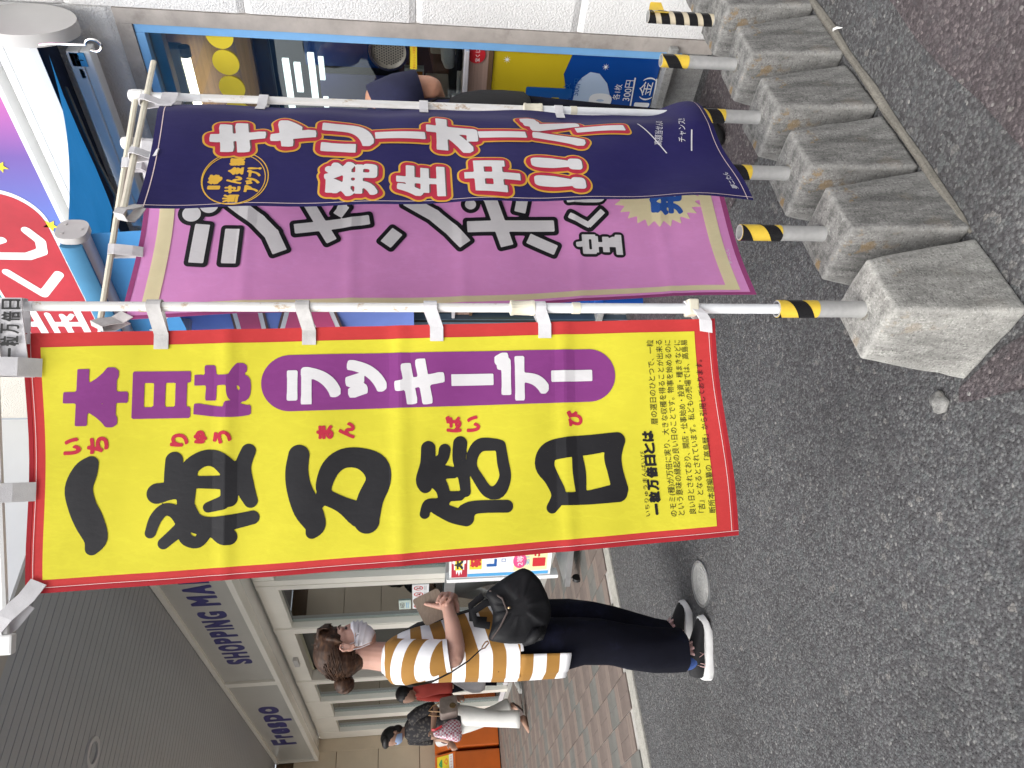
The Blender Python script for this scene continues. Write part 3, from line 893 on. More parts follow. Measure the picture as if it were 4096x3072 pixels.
ko = [[(-2.66, 3.05, S), (-2.46 - .02, 2.93 - .06, S)], ]
ku = stroke_layers([[(-2.52, 3.08, .021), (-2.66, 2.975, .021), (-2.53, 2.86, .021)]], cell=.008)[0]
ji = stroke_layers([[(-2.42, 3.09, .021), (-2.42, 2.95, .022), (-2.39, 2.88, .022), (-2.33, 2.865, .022), (-2.27, 2.90, .021)], [(-2.345, 3.07, .017), (-2.325, 3.02, .017)], [(-2.295, 3.08, .017), (-2.275, 3.03, .017)]], cell=.008)[0]
ta = stroke_layers([[(-2.87, 3.11, .018), (-2.87, 3.075, .018)], [(-2.99, 3.03, .018), (-2.985, 3.07, .018), (-2.755, 3.07, .018), (-2.75, 3.03, .018)],
    [(-2.94, 3.01, .015), (-2.80, 3.01, .015)], [(-2.93, 2.945, .015), (-2.81, 2.945, .015)], [(-2.98, 2.865, .017), (-2.76, 2.865, .017)], [(-2.87, 3.0, .016), (-2.87, 2.87, .016)], [(-2.83, 2.92, .012), (-2.805, 2.9, .012)]], cell=.007)[0]
put('lettering', merge2(ta, ku, ji), sf(2), M['print_white'], sg)
for y, z, r in ((1.66, 2.90, .045), (1.77, 2.89, .03), (1.94, 2.87, .03), (1.98, 2.935, .045), (2.24, 2.79, .035), (2.60, 2.76, .02), (2.83, 2.765, .02), (1.52, 3.0, .03), (1.40, 2.88, .03), (2.2, 3.1, .03)):
    put('star', flat_poly(star(-y, z, r, 14)), sf(1), M['print_yellow'], sg)

# awning: hood, roller, cloth, arms, front bar, valance
aw = empty('awning', (2.7, 1.4, 2.5), 0, 'retractable blue awning with white hood and lettered valance over the booth window', 'awning')
def hood_profile():
    p = []
    for k in range(28):
        a = 2 * math.pi * k / 28
        p.append((2.665 + .115 * math.cos(a) * (1 if math.cos(a) > 0 else 1.0), 2.525 + .165 * math.sin(a)))
    return p
g = MB(); g.prism(hood_profile(), lambda p, h: (p[0], h, p[1]), 1.312, 1.356)
g.build('end_cap', M['grey_plastic'], aw, smooth=True)
hp = [(2.79, 2.655), (2.69, 2.652), (2.62, 2.64), (2.585, 2.618), (2.572, 2.592), (2.571, 2.588), (2.577, 2.585), (2.570, 2.582), (2.572, 2.505), (2.578, 2.482), (2.585, 2.484), (2.579, 2.51), (2.578, 2.58), (2.595, 2.612), (2.63, 2.632), (2.70, 2.644), (2.79, 2.646)]
g = MB(); g.prism(hp, lambda p, h: (p[0], h, p[1]), 1.357, 2.95); g.build('hood', M['white_panel'], aw)
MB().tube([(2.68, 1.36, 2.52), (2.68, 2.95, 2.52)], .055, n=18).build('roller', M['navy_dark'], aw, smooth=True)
MB().bbox(2.66, 2.72, 1.415, 2.2, 2.35, 2.385, .006).bbox(2.655, 2.72, 1.415, 2.2, 2.3855, 2.43, .006).build('arm_rail', M['white_panel'], aw)
MB().box(2.655, 2.6595, 1.42, 1.47, 2.37, 2.42).build('tag_plate', M['print_sky'], aw)
put('print', text_line('下', -1.465, -1.425, 2.38, .035), lambda a, b: (2.6535, -a, b), M['print_black'], aw)
MB().box(2.655, 2.6595, 1.48, 1.515, 2.385, 2.405).build('tag_plate', M['print_white'], aw)
put('print', text_line('10', -1.508, -1.487, 2.389, .016), lambda a, b: (2.6535, -a, b), M['print_black'], aw)
g = MB(); NX, NY = 14, 10
top, fr_ = (2.60, 2.462), (1.66, 2.155)
for j in range(NY + 1):
    for i in range(NX + 1):
        s = i / NX; y = 1.40 + (2.92 - 1.40) * j / NY
        z = top[1] + (fr_[1] - top[1]) * s - .035 * math.sin(math.pi * s) + .006 * math.sin(j * 1.3 + s * 4)
        g.v.append((top[0] + (fr_[0] - top[0]) * s, y, z))
for j in range(NY):
    for i in range(NX):
        a = j * (NX + 1) + i; g.f.append((a, a + 1, a + NX + 2, a + NX + 1)); g.m.append(0)
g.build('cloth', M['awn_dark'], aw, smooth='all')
MB().tube([(2.69, 2.16, 2.36), (2.69, 2.24, 2.36)], .03, n=12).build('arm_joint', M['steel'], aw, smooth=True)
MB().tube([(2.66, 2.22, 2.35), (2.2, 1.98, 2.24), (1.70, 1.75, 2.13)], [(.02, .035)] * 3, n=8).build('arm', M['grey_plastic'], aw)
MB().tube([(2.69, 2.80, 2.36), (2.2, 2.6, 2.24), (1.70, 2.4, 2.13)], [(.02, .035)] * 3, n=8).build('arm', M['grey_plastic'], aw)
bp = rounded(1.60, 1.68, 2.085, 2.165, .03, 5)
g = MB(); g.prism(bp, lambda p, h: (p[0], h, p[1]), 1.372, 1.392)
for yy, zz in ((1.622, 2.145), (1.66, 2.145), (1.64, 2.10)): g.tube([(yy, 1.369, zz), (yy, 1.3715, zz)], .004, n=8)
g.build('bar_end_cap', M['grey_plastic'], aw, smooth=True)
bp2 = rounded(1.605, 1.675, 2.09, 2.16, .03, 5)
g = MB(); g.prism(bp2, lambda p, h: (p[0], h, p[1]), 1.3925, 2.93); g.build('front_bar', M['alu'], aw, smooth=True)
MB().tube([(1.60, 1.395, 2.125), (1.60, 2.93, 2.125)], [(.012, .03)] * 2, n=10).build('bar_sleeve', mat('awning_sleeve', (.05, .2, .36), .8), aw, smooth=True)
g = MB(); NV = 30
for j in range(NV + 1):
    y = 1.40 + 1.52 * j / NV
    for k in range(5):
        s = k / 4
        g.v.append((1.655 + .012 * math.sin(j * .9) * s + .02 * s, y, 2.10 - .155 * s))
for j in range(NV):
    for k in range(4):
        a = j * 5 + k; g.f.append((a, a + 1, a + 6, a + 5)); g.m.append(0)
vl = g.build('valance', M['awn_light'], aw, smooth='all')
def vf(a, b):
    s = (2.10 - b) / .155; return (1.655 + .012 * math.sin(((-a) - 1.4) / 1.52 * NV * .9) * s + .02 * s - .004, -a, b)
chars = 'チャンスセンター'
yy = 2.42
brush = []
for k, ch in enumerate(chars):
    w = .085 if ch not in 'ャッー' else .06
    brush.append(glyph_layers(ch, (-yy, -yy + w * .8, 1.975 if ch != 'ー' else 2.01, 2.065 if ch != 'ャ' else 2.04) if ch != 'ー' else (-yy, -yy + w, 2.018, 2.028), .003, cell=.004, shear=.25)[0]); yy -= w + .032
put('lettering', merge2(*brush), vf, M['print_white'], vl)
hk = [(2.52, 1.325, 2.44), (2.50, 1.309, 2.393), (2.50, 1.308, 2.285)] + [(2.50, 1.308 + .021 * math.sin(t) * -1, 2.262 + .024 * math.cos(t)) for t in [2 * math.pi * k / 14 for k in range(13)]]
MB().tube(hk, .0042, n=8).build('crank_hook', M['chrome'], aw, smooth=True)
MB().tube([(2.56, 1.50, 2.43), (2.3, 1.62, 2.30), (2.05, 1.58, 2.17), (1.75, 1.6, 2.13)], .006, n=6).build('cable', M['black'], aw, smooth=True)

# blue and pink cloth hung in the window bay
g = MB()
for i in range(9):
    for j in range(13):
        y = 2.55 + .5 * i / 8; z = 2.36 - 1.15 * j / 12
        g.v.append((FX - .16 + .012 * math.sin(i * 1.1 + j * .3), y, z + (.03 * (i - 4) / 4 if j == 0 else 0)))
for i in range(8):
    for j in range(12):
        a = i * 13 + j; g.f.append((a, a + 1, a + 14, a + 13)); g.m.append(0)
hc = g.build('hanging_banner', mat('cloth_periwinkle', (.22, .32, .80), .8, .08, 5), smooth='all')
tag(hc, 'periwinkle blue cloth banner with pink lettering hanging by the booth corner', 'banner')
def hb(k): return lambda a, b: (FX - .18 - .0015 * k, -a, b)
bx = [[(-2.98, 2.03, .05), (-2.62, 2.03, .05)], [(-2.98, 1.86, .055), (-2.62, 1.74, .06)], [(-2.98, 1.62, .045), (-2.62, 1.70, .05)]]
L3 = stroke_layers(bx, (.022, .034), .012)
put('lettering_outline', L3[2], hb(0), M['print_maroon'], hc)
put('lettering_outline', L3[1], hb(1), M['print_white'], hc)
put('lettering', L3[0], hb(2), M['print_pink'], hc)
t = empty('blue_post', (FX - .12, 2.68, 0), 0, 'short glossy blue post with rounded cap beside the booth poster', 'post')
MB().cyl((0, 0, 0), (0, 0, .22), .05, n=20).build('tube', M['poster_blue'], t, True, True)
MB().tube([(0, 0, .2205), (0, 0, .245), (0, 0, .27), (0, 0, .28)], [.058, .058, .045, .015], n=20).build('cap', M['poster_blue'], t, True, True)
# ================================================================ SHOPPING MALL
cn = empty('canopy', (0, 8, 3.27), 0, 'deep flat entrance canopy with grey strip soffit and white fascia', 'canopy')
MB().box(.35, 2.79, 3.80, 3.83, 3.262, 4.6).build('fascia', M['white_panel'], cn)
MB().box(.35, 2.79, 3.8305, 3.96, 3.264, 3.30).build('edge_trim', M['soffit_trim'], cn)
MB().box(.35, 2.79, 3.8305, 12.3, 3.32, 3.5).build('deck', M['dark_gap'], cn)
g = MB(); g.bbox(.36, 2.515, 0, .0762, 3.268, 3.285, .0015)
pme = g.mesh('soffit_panel', M['soffit'])
for k in range(97):
    o = link('soffit_panel', pme, cn); o.location = (0, 3.9645 + .0832 * k, 0)
    WM[o.name] = Matrix.Identity(4)
dl = empty('downlight', (1.26, 5.31, 3.268), 0, 'round recessed downlight with grey rim in the strip soffit', 'downlight')
MB().ring((0, 0, -.012), (0, 0, .001), .095, .066, 32).build('rim', M['grey_plastic'], dl, True, True)
MB().ring((0, 0, -.004), (0, 0, .09), .067, .062, 32).build('reflector', M['steel'], dl, True, True)
MB().ell((0, 0, .05), (.045, .045, .04)).build('bulb', M['white_plastic'], dl, True, True)

ms = empty('mall_sign', (2.52, 8.5, 2.66), 0, 'long pale lightbox sign with dark blue mall lettering under the canopy', 'sign')
signface = mat('sign_face', (.50, .49, .45), .3, .05, 1.5)
MB().box(2.535, 2.60, 4.62, 12.0, 2.70, 3.22).build('face', signface, ms)
g = MB().bbox(2.505, 2.62, 4.6, 12.02, 2.645, 2.695, .004).bbox(2.505, 2.62, 4.6, 12.02, 3.215, 3.262, .004)
g.build('frame', M['cream_frame'], ms)
for y0, y1 in ((11.94, 12.015), (8.18, 8.30), (4.605, 4.68)):
    MB().bbox(2.508, 2.62, y0, y1, 2.6955, 3.2145, .003).build('divider', M['cream_frame'], ms)
ink = mat('sign_violet_blue', (.030, .026, .17), .4)
def mf(a, b): return (2.5335, -a, b)
fres = merge2(*[glyph_layers(c, b, .022, cell=.012)[0] for c, b in (('F', (-11.02, -10.72, 2.83, 3.14)), ('r', (-10.66, -10.47, 2.83, 3.06)), ('e', (-10.44, -10.16, 2.83, 3.06)), ('s', (-10.12, -9.87, 2.83, 3.06)), ('p', (-9.83, -9.52, 2.74, 3.06)), ('o', (-9.48, -9.17, 2.83, 3.06)))])
put('lettering', fres, mf, ink, ms)
xs = -7.64; sm = []
for c, w in (('S', .155), ('H', .17), ('O', .18), ('P', .15), ('P', .15), ('I', .04), ('N', .165), ('G', .175), (' ', .07), ('M', .21), ('A', .185), ('L', .13), ('L', .13)):
    if c != ' ': sm.append(glyph_layers(c, (xs, xs + w, 2.83, 3.07), .015, cell=.011)[0])
    xs += w + .028
put('lettering', merge2(*sm), mf, ink, ms)

me_ = empty('mall_entrance', (2.83, 9, 0), 0, 'cream framed glass entrance screen of the shopping mall', 'building')
MB().bbox(2.621, 2.84, 4.2, 12.03, 2.66, 2.70, .003).build('bulkhead', M['white_gloss'], me_)
MB().box(2.60, 2.84, 4.2, 12.03, 2.7005, 3.262).build('bulkhead_core', M['white_gloss'], me_)
MB().box(2.845, 3.0, 4.2, 12.03, 2.64, 2.659).build('shadow_gap', M['dark_gap'], me_)
def post(y0, y1, z0=0.0, z1=2.64, x0=2.80, n='frame_post'):
    return MB().bbox(x0, x0 + .13, y0, y1, z0, z1, .004).build(n, M['cream_frame'], me_)
for y0, y1 in ((6.30, 6.41), (6.435, 6.505), (7.46, 7.62), (9.19, 9.35), (10.085, 10.20), (10.845, 11.03), (11.66, 12.02)): post(y0, y1)
for y0, y1 in ((7.47, 7.495), (9.2, 9.225), (6.4, 6.42)): post(y0, y1, 0, 2.639, 2.79, 'post_trim')
for y0, y1, z in ((6.506, 7.459, 2.455), (7.621, 9.189, 2.455), (9.351, 10.084, 2.445), (10.201, 10.844, 2.335), (11.031, 11.659, 2.335), (4.2, 6.299, 2.455)):
    MB().bbox(2.806, 2.92, y0, y1, z, 2.638, .003).build('lintel', M['cream_frame'], me_)
for y0, y1, z, gm_ in ((6.52, 7.45, 2.452, 'glass_green'), (9.355, 10.08, 2.44, 'glass_green'), (10.205, 10.84, 2.33, 'glass_green'), (11.035, 11.655, 2.33, 'glass_green'), (4.25, 6.295, 2.45, 'glass_green')):
    MB().box(2.862, 2.868, y0, y1, .06, z).build('pane', M[gm_], me_)
    MB().box(2.85, 2.90, y0, y1, 0, .0595).build('sill', M['alu'], me_)
lf_ = mat('leaf_frame', (.55, .60, .56), .4, .05, 2)
for y0, y1 in ((6.56, 7.30), (9.42, 9.98), (5.3, 6.1)):
    f_ = MB().bbox(2.93, 2.96, y0, y0 + .05, .05, 2.38, .003).bbox(2.93, 2.96, y1 - .05, y1, .05, 2.38, .003).bbox(2.931, 2.959, y0 + .0505, y1 - .0505, 2.30, 2.38, .003).bbox(2.931, 2.959, y0 + .0505, y1 - .0505, .05, .15, .003)
    f_.build('door_leaf', lf_, me_)
dk = MB().box(2.98, 3.0, 7.5, 9.40, .0, 2.45).build('doorway_dark_sheet', mat('dim_doorway', (.035, .036, .03), .6, .2, 1), me_)  # dark sheet stands in for the unlit inside of the doorway
MB().bbox(2.90, 2.97, 7.64, 7.80, 2.30, 2.43, .004).build('door_operator', M['cream_frame'], me_)
MB().box(2.972, 2.978, 7.82, 7.835, 1.55, 1.62).build('exit_label', M['print_green'], me_)
MB().bbox(2.765, 2.806, 8.34, 8.56, 2.51, 2.565, .006).build('door_sensor', M['grey_plastic'], me_)
MB().bbox(2.775, 2.7985, 5.0, 7.44, .845, .945, .006).build('bumper_rail', M['steel'], me_)
# what is seen through the glass
iw = MB().box(4.3, 4.35, 3.5, 14, 0, 2.7).build('lobby_wall', M['interior_pale'], me_)
for z in (.6, 1.2, 1.8): MB().box(4.29, 4.3, 3.5, 14, z, z + .012).build('lobby_wall_joint', M['wood_dark'], me_)
MB().box(2.9, 5.2, 3.5, 14, -.02, .0035).build('lobby_floor', mat('lobby_floor', (.5, .47, .42), .25, .08, 2), me_)
MB().box(3.0, 5.2, 3.5, 14, 2.7, 2.75).build('lobby_ceiling', M['interior_pale'], me_)
MB().box(2.9, 5.2, 13.9, 14, 0, 2.7).build('lobby_wall', M['interior_pale'], me_)
MB().box(3.0, 5.2, 4.3, 4.35, 0, 2.7).build('lobby_wall', M['interior_pale'], me_)
for y0, y1, z0, z1, m in ((8.2, 9.6, 1.25, 1.62, 'print_orange'), (8.2, 9.6, 1.63, 1.74, 'print_sky'), (8.2, 9.6, 1.75, 1.84, 'print_maroon'), (8.1, 9.0, .4, .95, 'print_violet'), (9.05, 9.7, .5, .95, 'print_violet')):
    MB().box(4.1, 4.12, y0 - .4, y1 - .4, z0, z1).build('lobby_poster', M[m], me_)
# cards on the glass
def gl(k): return lambda a, b: (2.8485 - .001 * k, -a, b)
cards = ((7.20, 7.02), (7.01, 6.84), (6.832, 6.665), (6.655, 6.56))
cy = [(7.175, 'third'), (7.03, ''), (6.885, ''), (6.74, '')]
posw = ('lowest', 'second lowest', 'second highest', 'topmost')
for k in range(4):
    y1 = 7.235 - .148 * k; y0 = y1 - .142
    c = MB().bbox(2.850, 2.8605, y0, y1, 1.085, 1.245, .002).build('prohibition_card', M['print_white'])
    tag(c, 'white red-ringed prohibition card on the entrance glass, ' + ('nearest the woman', 'second from the woman', 'third from the woman', 'nearest the banner')[k], 'sign', 'prohibition cards on the glass')
    m = -(y0 + y1) / 2
    F = circle2(m, 1.185, .052, .045, 28); G_ = circle2(m, 1.185, .041, .035, 28)
    put('ring', (F + G_, [(i, (i + 1) % 28, 28 + (i + 1) % 28, 28 + i) for i in range(28)]), gl(0), M['print_red'], c)
    put('bar', flat_poly([(m - .034, 1.205), (m - .028, 1.212), (m + .034, 1.165), (m + .028, 1.158)]), gl(1), M['print_red'], c)
    ic = [[[(m - .02, 1.17, .005), (m + .02, 1.19, .005)]], [[(m - .015, 1.2, .006), (m, 1.18, .009), (m + .012, 1.165, .005)]], [[(m - .016, 1.175, .008), (m + .014, 1.175, .008)], [(m + .012, 1.19, .006), (m + .014, 1.196, .006)]], [[(m - .01, 1.165, .007), (m - .005, 1.19, .008), (m + .012, 1.2, .004)]]][k]
    put('pictogram', stroke_layers(ic, cell=.004)[0], gl(0), M['print_black'], c)
    put('print', merge2(*[flat_poly([(m - .05, z), (m + .05, z), (m + .05, z + .005), (m - .05, z + .005)]) for z in (1.11, 1.122)]), gl(0), M['steel'], c)
c = MB().bbox(2.850, 2.8605, 7.02, 7.235, 1.26, 1.38, .002).build('notice', mat('pale_green_card', (.60, .70, .64), .4)); tag(c, 'pale green AED notice on the entrance glass above the prohibition cards', 'notice')
put('print', text_line('AED', -7.2, -7.06, 1.325, .06), gl(0), M['print_black'], c)
put('print', merge2(*[flat_poly([(-7.2, z), (-7.06, z), (-7.06, z + .006), (-7.2, z + .006)]) for z in (1.285, 1.30)]), gl(0), M['print_sky'], c)

# cream return wall with panel joints, notice
rw = empty('return_wall', (0, 12.1, 0), 0, 'cream panelled return wall behind the orange bins', 'wall')
MB().box(.02, 2.83, 12.07, 12.3, 0, 3.26).build('backing', M['wood_dark'], rw)
g = MB(); g.bbox(-.595, .595, 12.03, 12.069, 0, .603, .003); pm_ = g.mesh('wall_panel', M['cream_tile'])
for r_ in range(6):
    for c_ in range(2):
        if r_ == 5: continue
        o = link('wall_panel', pm_, rw); o.location = (2.225 - 1.2 * c_, 0, -.045 + .612 * r_ + .0)
g = MB(); g.bbox(2.62, 2.798, 12.022, 12.06, 0, 3.26, .003).build('corner_trim', M['cream_tile'], rw)
c = MB().bbox(1.62, 1.98, 12.0275, 12.0295, 1.245, 1.405, .0006).build('notice', M['paper']); tag(c, 'white paper notice on the cream wall above the bins', 'notice')
put('print', merge2(text_line('お知らせ', 1.72, 1.86, 1.35, .04), text_line('ゴミの持ち込みは', 1.66, 1.93, 1.31, .03), text_line('ご遠慮ください', 1.66, 1.93, 1.27, .03)), lambda a, b: (a, 12.0262, b), M['print_black'], c)

# orange bins
def bin_(x, label):
    t = empty('trash_bin', (x, 11.7, 0), 0, label, 'trash bin', 'orange trash bins by the cream wall')
    g = MB(); pr = rounded(-.225, .225, -.20, .24, .03, 4); g.prism(pr, lambda p, h: (p[0], p[1], h), .03, .66); g.build('body', M['orange'], t, True, True)
    g = MB(); g.prism([(-.20, .665), (.24, .665), (.24, .95), (.06, .95)], lambda p, h: (h, p[0], p[1]), -.225, .225); g.build('hood', M['orange'], t, True)
    g = MB(); g.box(-.21, .21, -.19, .23, 0, .029); g.build('base', M['black'], t, True)
    def hf(k): return lambda a, b: (a, -.2 + (b - .665) * .26 / .285 - .003 - .0015 * k, b + .002)
    put('sticker', flat_poly([(.0, .70), (.20, .70), (.20, .92), (.0, .92)]), hf(0), M['print_yellow'], t, True)
    put('sticker_panel', flat_poly([(.0, .70), (.20, .70), (.20, .755), (.0, .755)]), hf(1), M['print_white'], t, True)
    put('sticker_mark', stroke_layers([[(.06, .86, .01), (.1, .89, .01), (.15, .86, .01), (.06, .86, .01)]], cell=.008)[0], hf(1), M['print_green'], t, True)
    put('sticker_mark', stroke_layers([[(.08, .79, .008), (.12, .82, .008), (.16, .79, .008), (.12, .775, .008), (.08, .79, .008)]], cell=.008)[0], hf(1), M['print_orange'], t, True)
    put('print', text_line('もえるゴミ', .02, .18, .715, .03), hf(2), M['print_red'], t, True)
    g = MB(); g.tube([(-.11, -.14, .70), (-.11, -.10, .80), (-.11, -.04, .90)], [(.1, .055)] * 3, n=20); g.build('inlet', M['white_panel'], t, True, True)
    g = MB(); g.ell((-.11, -.168, .80), (.05, .02, .075)); g.build('opening', M['print_maroon'], t, True, True)
    return t
bin_(2.66, 'orange trash bin nearest the glass entrance, behind the woman in white trousers')
bin_(2.165, 'orange trash bin farther from the entrance with a fully visible yellow sticker')

# poster display on castors
ds = empty('display_stand', (2.2, 5.05, 0), 0, 'white wheeled display stand with colourful lottery winner poster', 'display stand')
_a = R(25); DN = Vector((-math.cos(_a), -math.sin(_a), 0)); DR = Vector((math.sin(_a), -math.cos(_a), 0)); DO = Vector((2.2, 5.05, 0))
def dp(a, h, z): q = DO + DR * a + DN * h; return (q.x, q.y, z)
def dbox(g, a0, a1, h0, h1, z0, z1):
    vs = [dp(a, h, z) for z in (z0, z1) for a, h in ((a0, h0), (a1, h0), (a1, h1), (a0, h1))]
    return g.add(vs, [(0, 3, 2, 1), (4, 5, 6, 7), (0, 1, 5, 4), (1, 2, 6, 5), (2, 3, 7, 6), (3, 0, 4, 7)])
dbox(MB(), 0, .62, -.06, -.002, .22, .97).build('board', M['white_panel'], ds)
dbox(MB(), -.03, 0, -.07, .01, .16, .99).build('side_frame', M['white_panel'], ds)
dbox(MB(), .6205, .65, -.07, .01, .16, .99).build('side_frame', M['white_panel'], ds)
dbox(MB(), -.02, .64, -.25, .12, .09, .13).build('base', M['steel'], ds)
for a, h in ((.02, .08), (.6, .08), (.02, -.21), (.6, -.21)):
    q = dp(a, h, .035); MB().tube([Vector(q) - DR * .012, Vector(q) + DR * .012], .034, n=16).build('castor', M['black'], ds, smooth=True)
    MB().tube([(q[0], q[1], .03), (q[0], q[1], .092)], .01, n=8).build('castor_stem', M['chrome'], ds, smooth=True)
def dd(k): return lambda a, b: dp(a, .001 + .0012 * k, b)
put('poster', flat_poly([(.012, .24), (.61, .24), (.61, .955), (.012, .955)]), dd(0), M['print_white'], ds)
put('poster_band', flat_poly([(.012, .84), (.61, .84), (.61, .955), (.012, .955)]), dd(1), mat('print_crimson', (.45, .015, .04), .4), ds)
put('poster_band', flat_poly([(.012, .24), (.04, .24), (.04, .838), (.012, .838)]), dd(1), M['print_sky'], ds)
put('poster_band', flat_poly([(.08, .735), (.61, .735), (.61, .825), (.08, .825)]), dd(1), M['print_yellow'], ds)
put('poster_band', flat_poly([(.05, .25), (.61, .25), (.61, .50), (.05, .50)]), dd(1), mat('print_pale_yellow', (.82, .78, .42), .4), ds)
sb = []
for k in range(40):
    r_ = 1.0 if k % 2 == 0 else .86; sb.append((.31 + .285 * r_ * math.cos(2 * math.pi * k / 40), .90 + .062 * r_ * math.sin(2 * math.pi * k / 40)))
put('burst', flat_poly(sb), dd(2), M['print_white'], ds)
put('burst_centre', flat_poly([(.08, .875), (.54, .875), (.54, .928), (.08, .928)]), dd(3), M['print_yellow'], ds)
put('print', merge2(*[glyph_layers(c, (.09 + .09 * k, .09 + .09 * k + .082, .87, .935), .005, cell=.005)[0] for k, c in enumerate('大当り情報')]), dd(4), M['print_black'], ds)
put('print', merge2(*[glyph_layers(c, (.10 + x, .10 + x + .085, .74, .82), .005, cell=.005)[0] for x, c in ((0, '祝'), (.15, '大'), (.24, '当'), (.33, 'り'))]), dd(2), M['print_red'], ds)
put('burst_centre', flat_poly([(.22, .60), (.40, .58), (.44, .70), (.34, .73), (.20, .70)]), dd(1), M['print_orange'], ds)
put('print', merge2(*[glyph_layers(c, (.10 + .075 * k, .10 + .075 * k + .07, .625, .70), .006, cell=.005)[0] for k, c in enumerate('LOTO')]), dd(2), M['print_blue'], ds)
put('six', flat_poly(circle2(.46, .665, .06, .05)), dd(2), M['print_pink'], ds)
put('print', glyph_layers('6', (.43, .49, .635, .695), .004, cell=.005)[0], dd(3), M['print_white'], ds)
put('print', text_line('ロト・シックス', .14, .40, .56, .045), dd(2), M['print_blue'], ds)
put('oval', flat_poly(circle2(.145, .455, .07, .05)), dd(2), M['print_pink'], ds)
put('print', text_line('2等', .10, .19, .435, .05), dd(3), M['print_white'], ds)
put('slip', flat_poly([(.26, .44), (.44, .44), (.44, .485), (.26, .485)]), dd(2), M['print_white'], ds)
put('print', text_line('第1865回 ロト6', .10, .52, .385, .045), dd(2), M['print_sky'], ds)
put('print', merge2(*[glyph_layers(c, (.085 + .09 * k, .085 + .09 * k + .08, .265, .36), .004, cell=.005)[0] for k, c in enumerate('1千3')], text_line('百万円', .36, .52, .29, .05)), dd(2), M['print_red'], ds)
# ================================================================ CONCRETE BLOCKS WITH PIPES
rb = random.Random(11)
def block_mesh(seed):
    rr = random.Random(seed)
    bm = bmesh.new()
    b, t, h = .112, .0775, .258
    vs = [bm.verts.new((sx * b, sy * b, 0)) for sx, sy in ((-1, -1), (1, -1), (1, 1), (-1, 1))] + [bm.verts.new((sx * t, sy * t, h)) for sx, sy in ((-1, -1), (1, -1), (1, 1), (-1, 1))]
    for q in ((0, 3, 2, 1), (4, 5, 6, 7), (0, 1, 5, 4), (1, 2, 6, 5), (2, 3, 7, 6), (3, 0, 4, 7)): bm.faces.new([vs[i] for i in q])
    bmesh.ops.bevel(bm, geom=bm.edges[:], offset=.011, segments=3, affect='EDGES', profile=.6)
    bmesh.ops.subdivide_edges(bm, edges=[e for e in bm.edges if e.calc_length() > .03], cuts=7, use_grid_fill=True)
    ox, oy = rr.uniform(0, 9), rr.uniform(0, 9)
    from mathutils import noise
    for v in bm.verts:
        p = v.co * 22 + Vector((ox, oy, 0)); k = noise.noise(p) * .0022 + noise.noise(p * 3.1) * .0012
        if noise.noise(v.co * 9 + Vector((oy, ox, 3))) > .42: k -= .002
        if v.co.z > .002: v.co += v.normal * k
    me = bpy.data.meshes.new('block_body'); bm.to_mesh(me); bm.free()
    me.polygons.foreach_set('use_smooth', [True] * len(me.polygons))
    return me
lab = ('pale clean concrete block nearest the camera holding the yellow banner pole',
       'second concrete block in the row, brown lichen on top, with an empty striped pipe',
       'third concrete block in the row with rusty lichen spots and the pink banner pole',
       'fourth concrete block in the row, dark streaked face, holding the navy banner pole',
       'fifth concrete block in the row with an empty pipe in front of the blue poster',
       'sixth concrete block in the row with a fully taped pipe and peeling yellow tape',
       'seventh concrete block in the row, half outside the frame beside the white wall')
PXY = [(1.02, 1.036), (1.262, 1.031), (1.512, 1.041), (1.762, 1.035), (2.02, 1.017), (2.274, 1.006), (2.52, 1.0)]
def helix(g, r, z0, z1, pitch, w, ph, lo=0.0, hi=None):
    """slanted tape stripe wound round a pipe between z0 and z1"""
    n, hi = 28, z1
    k0 = -2
    for k in range(k0, int((z1 - z0) / pitch) + 3):
        vs, fs = [], []
        for j in range(n + 1):
            a = 2 * math.pi * j / n; zc = z0 + k * pitch + pitch * (j / n)
            za, zb = max(z0, min(z1, zc)), max(z0, min(z1, zc + w))
            vs += [(r * math.cos(a + ph), r * math.sin(a + ph), za), (r * math.cos(a + ph), r * math.sin(a + ph), zb)]
        for j in range(n):
            if vs[2 * j + 1][2] - vs[2 * j][2] > 1e-4 or vs[2 * j + 3][2] - vs[2 * j + 2][2] > 1e-4:
                fs.append((2 * j, 2 * j + 2, 2 * j + 3, 2 * j + 1))
        if fs: g.add(vs, fs)
PR, PTOP = .0178, .452
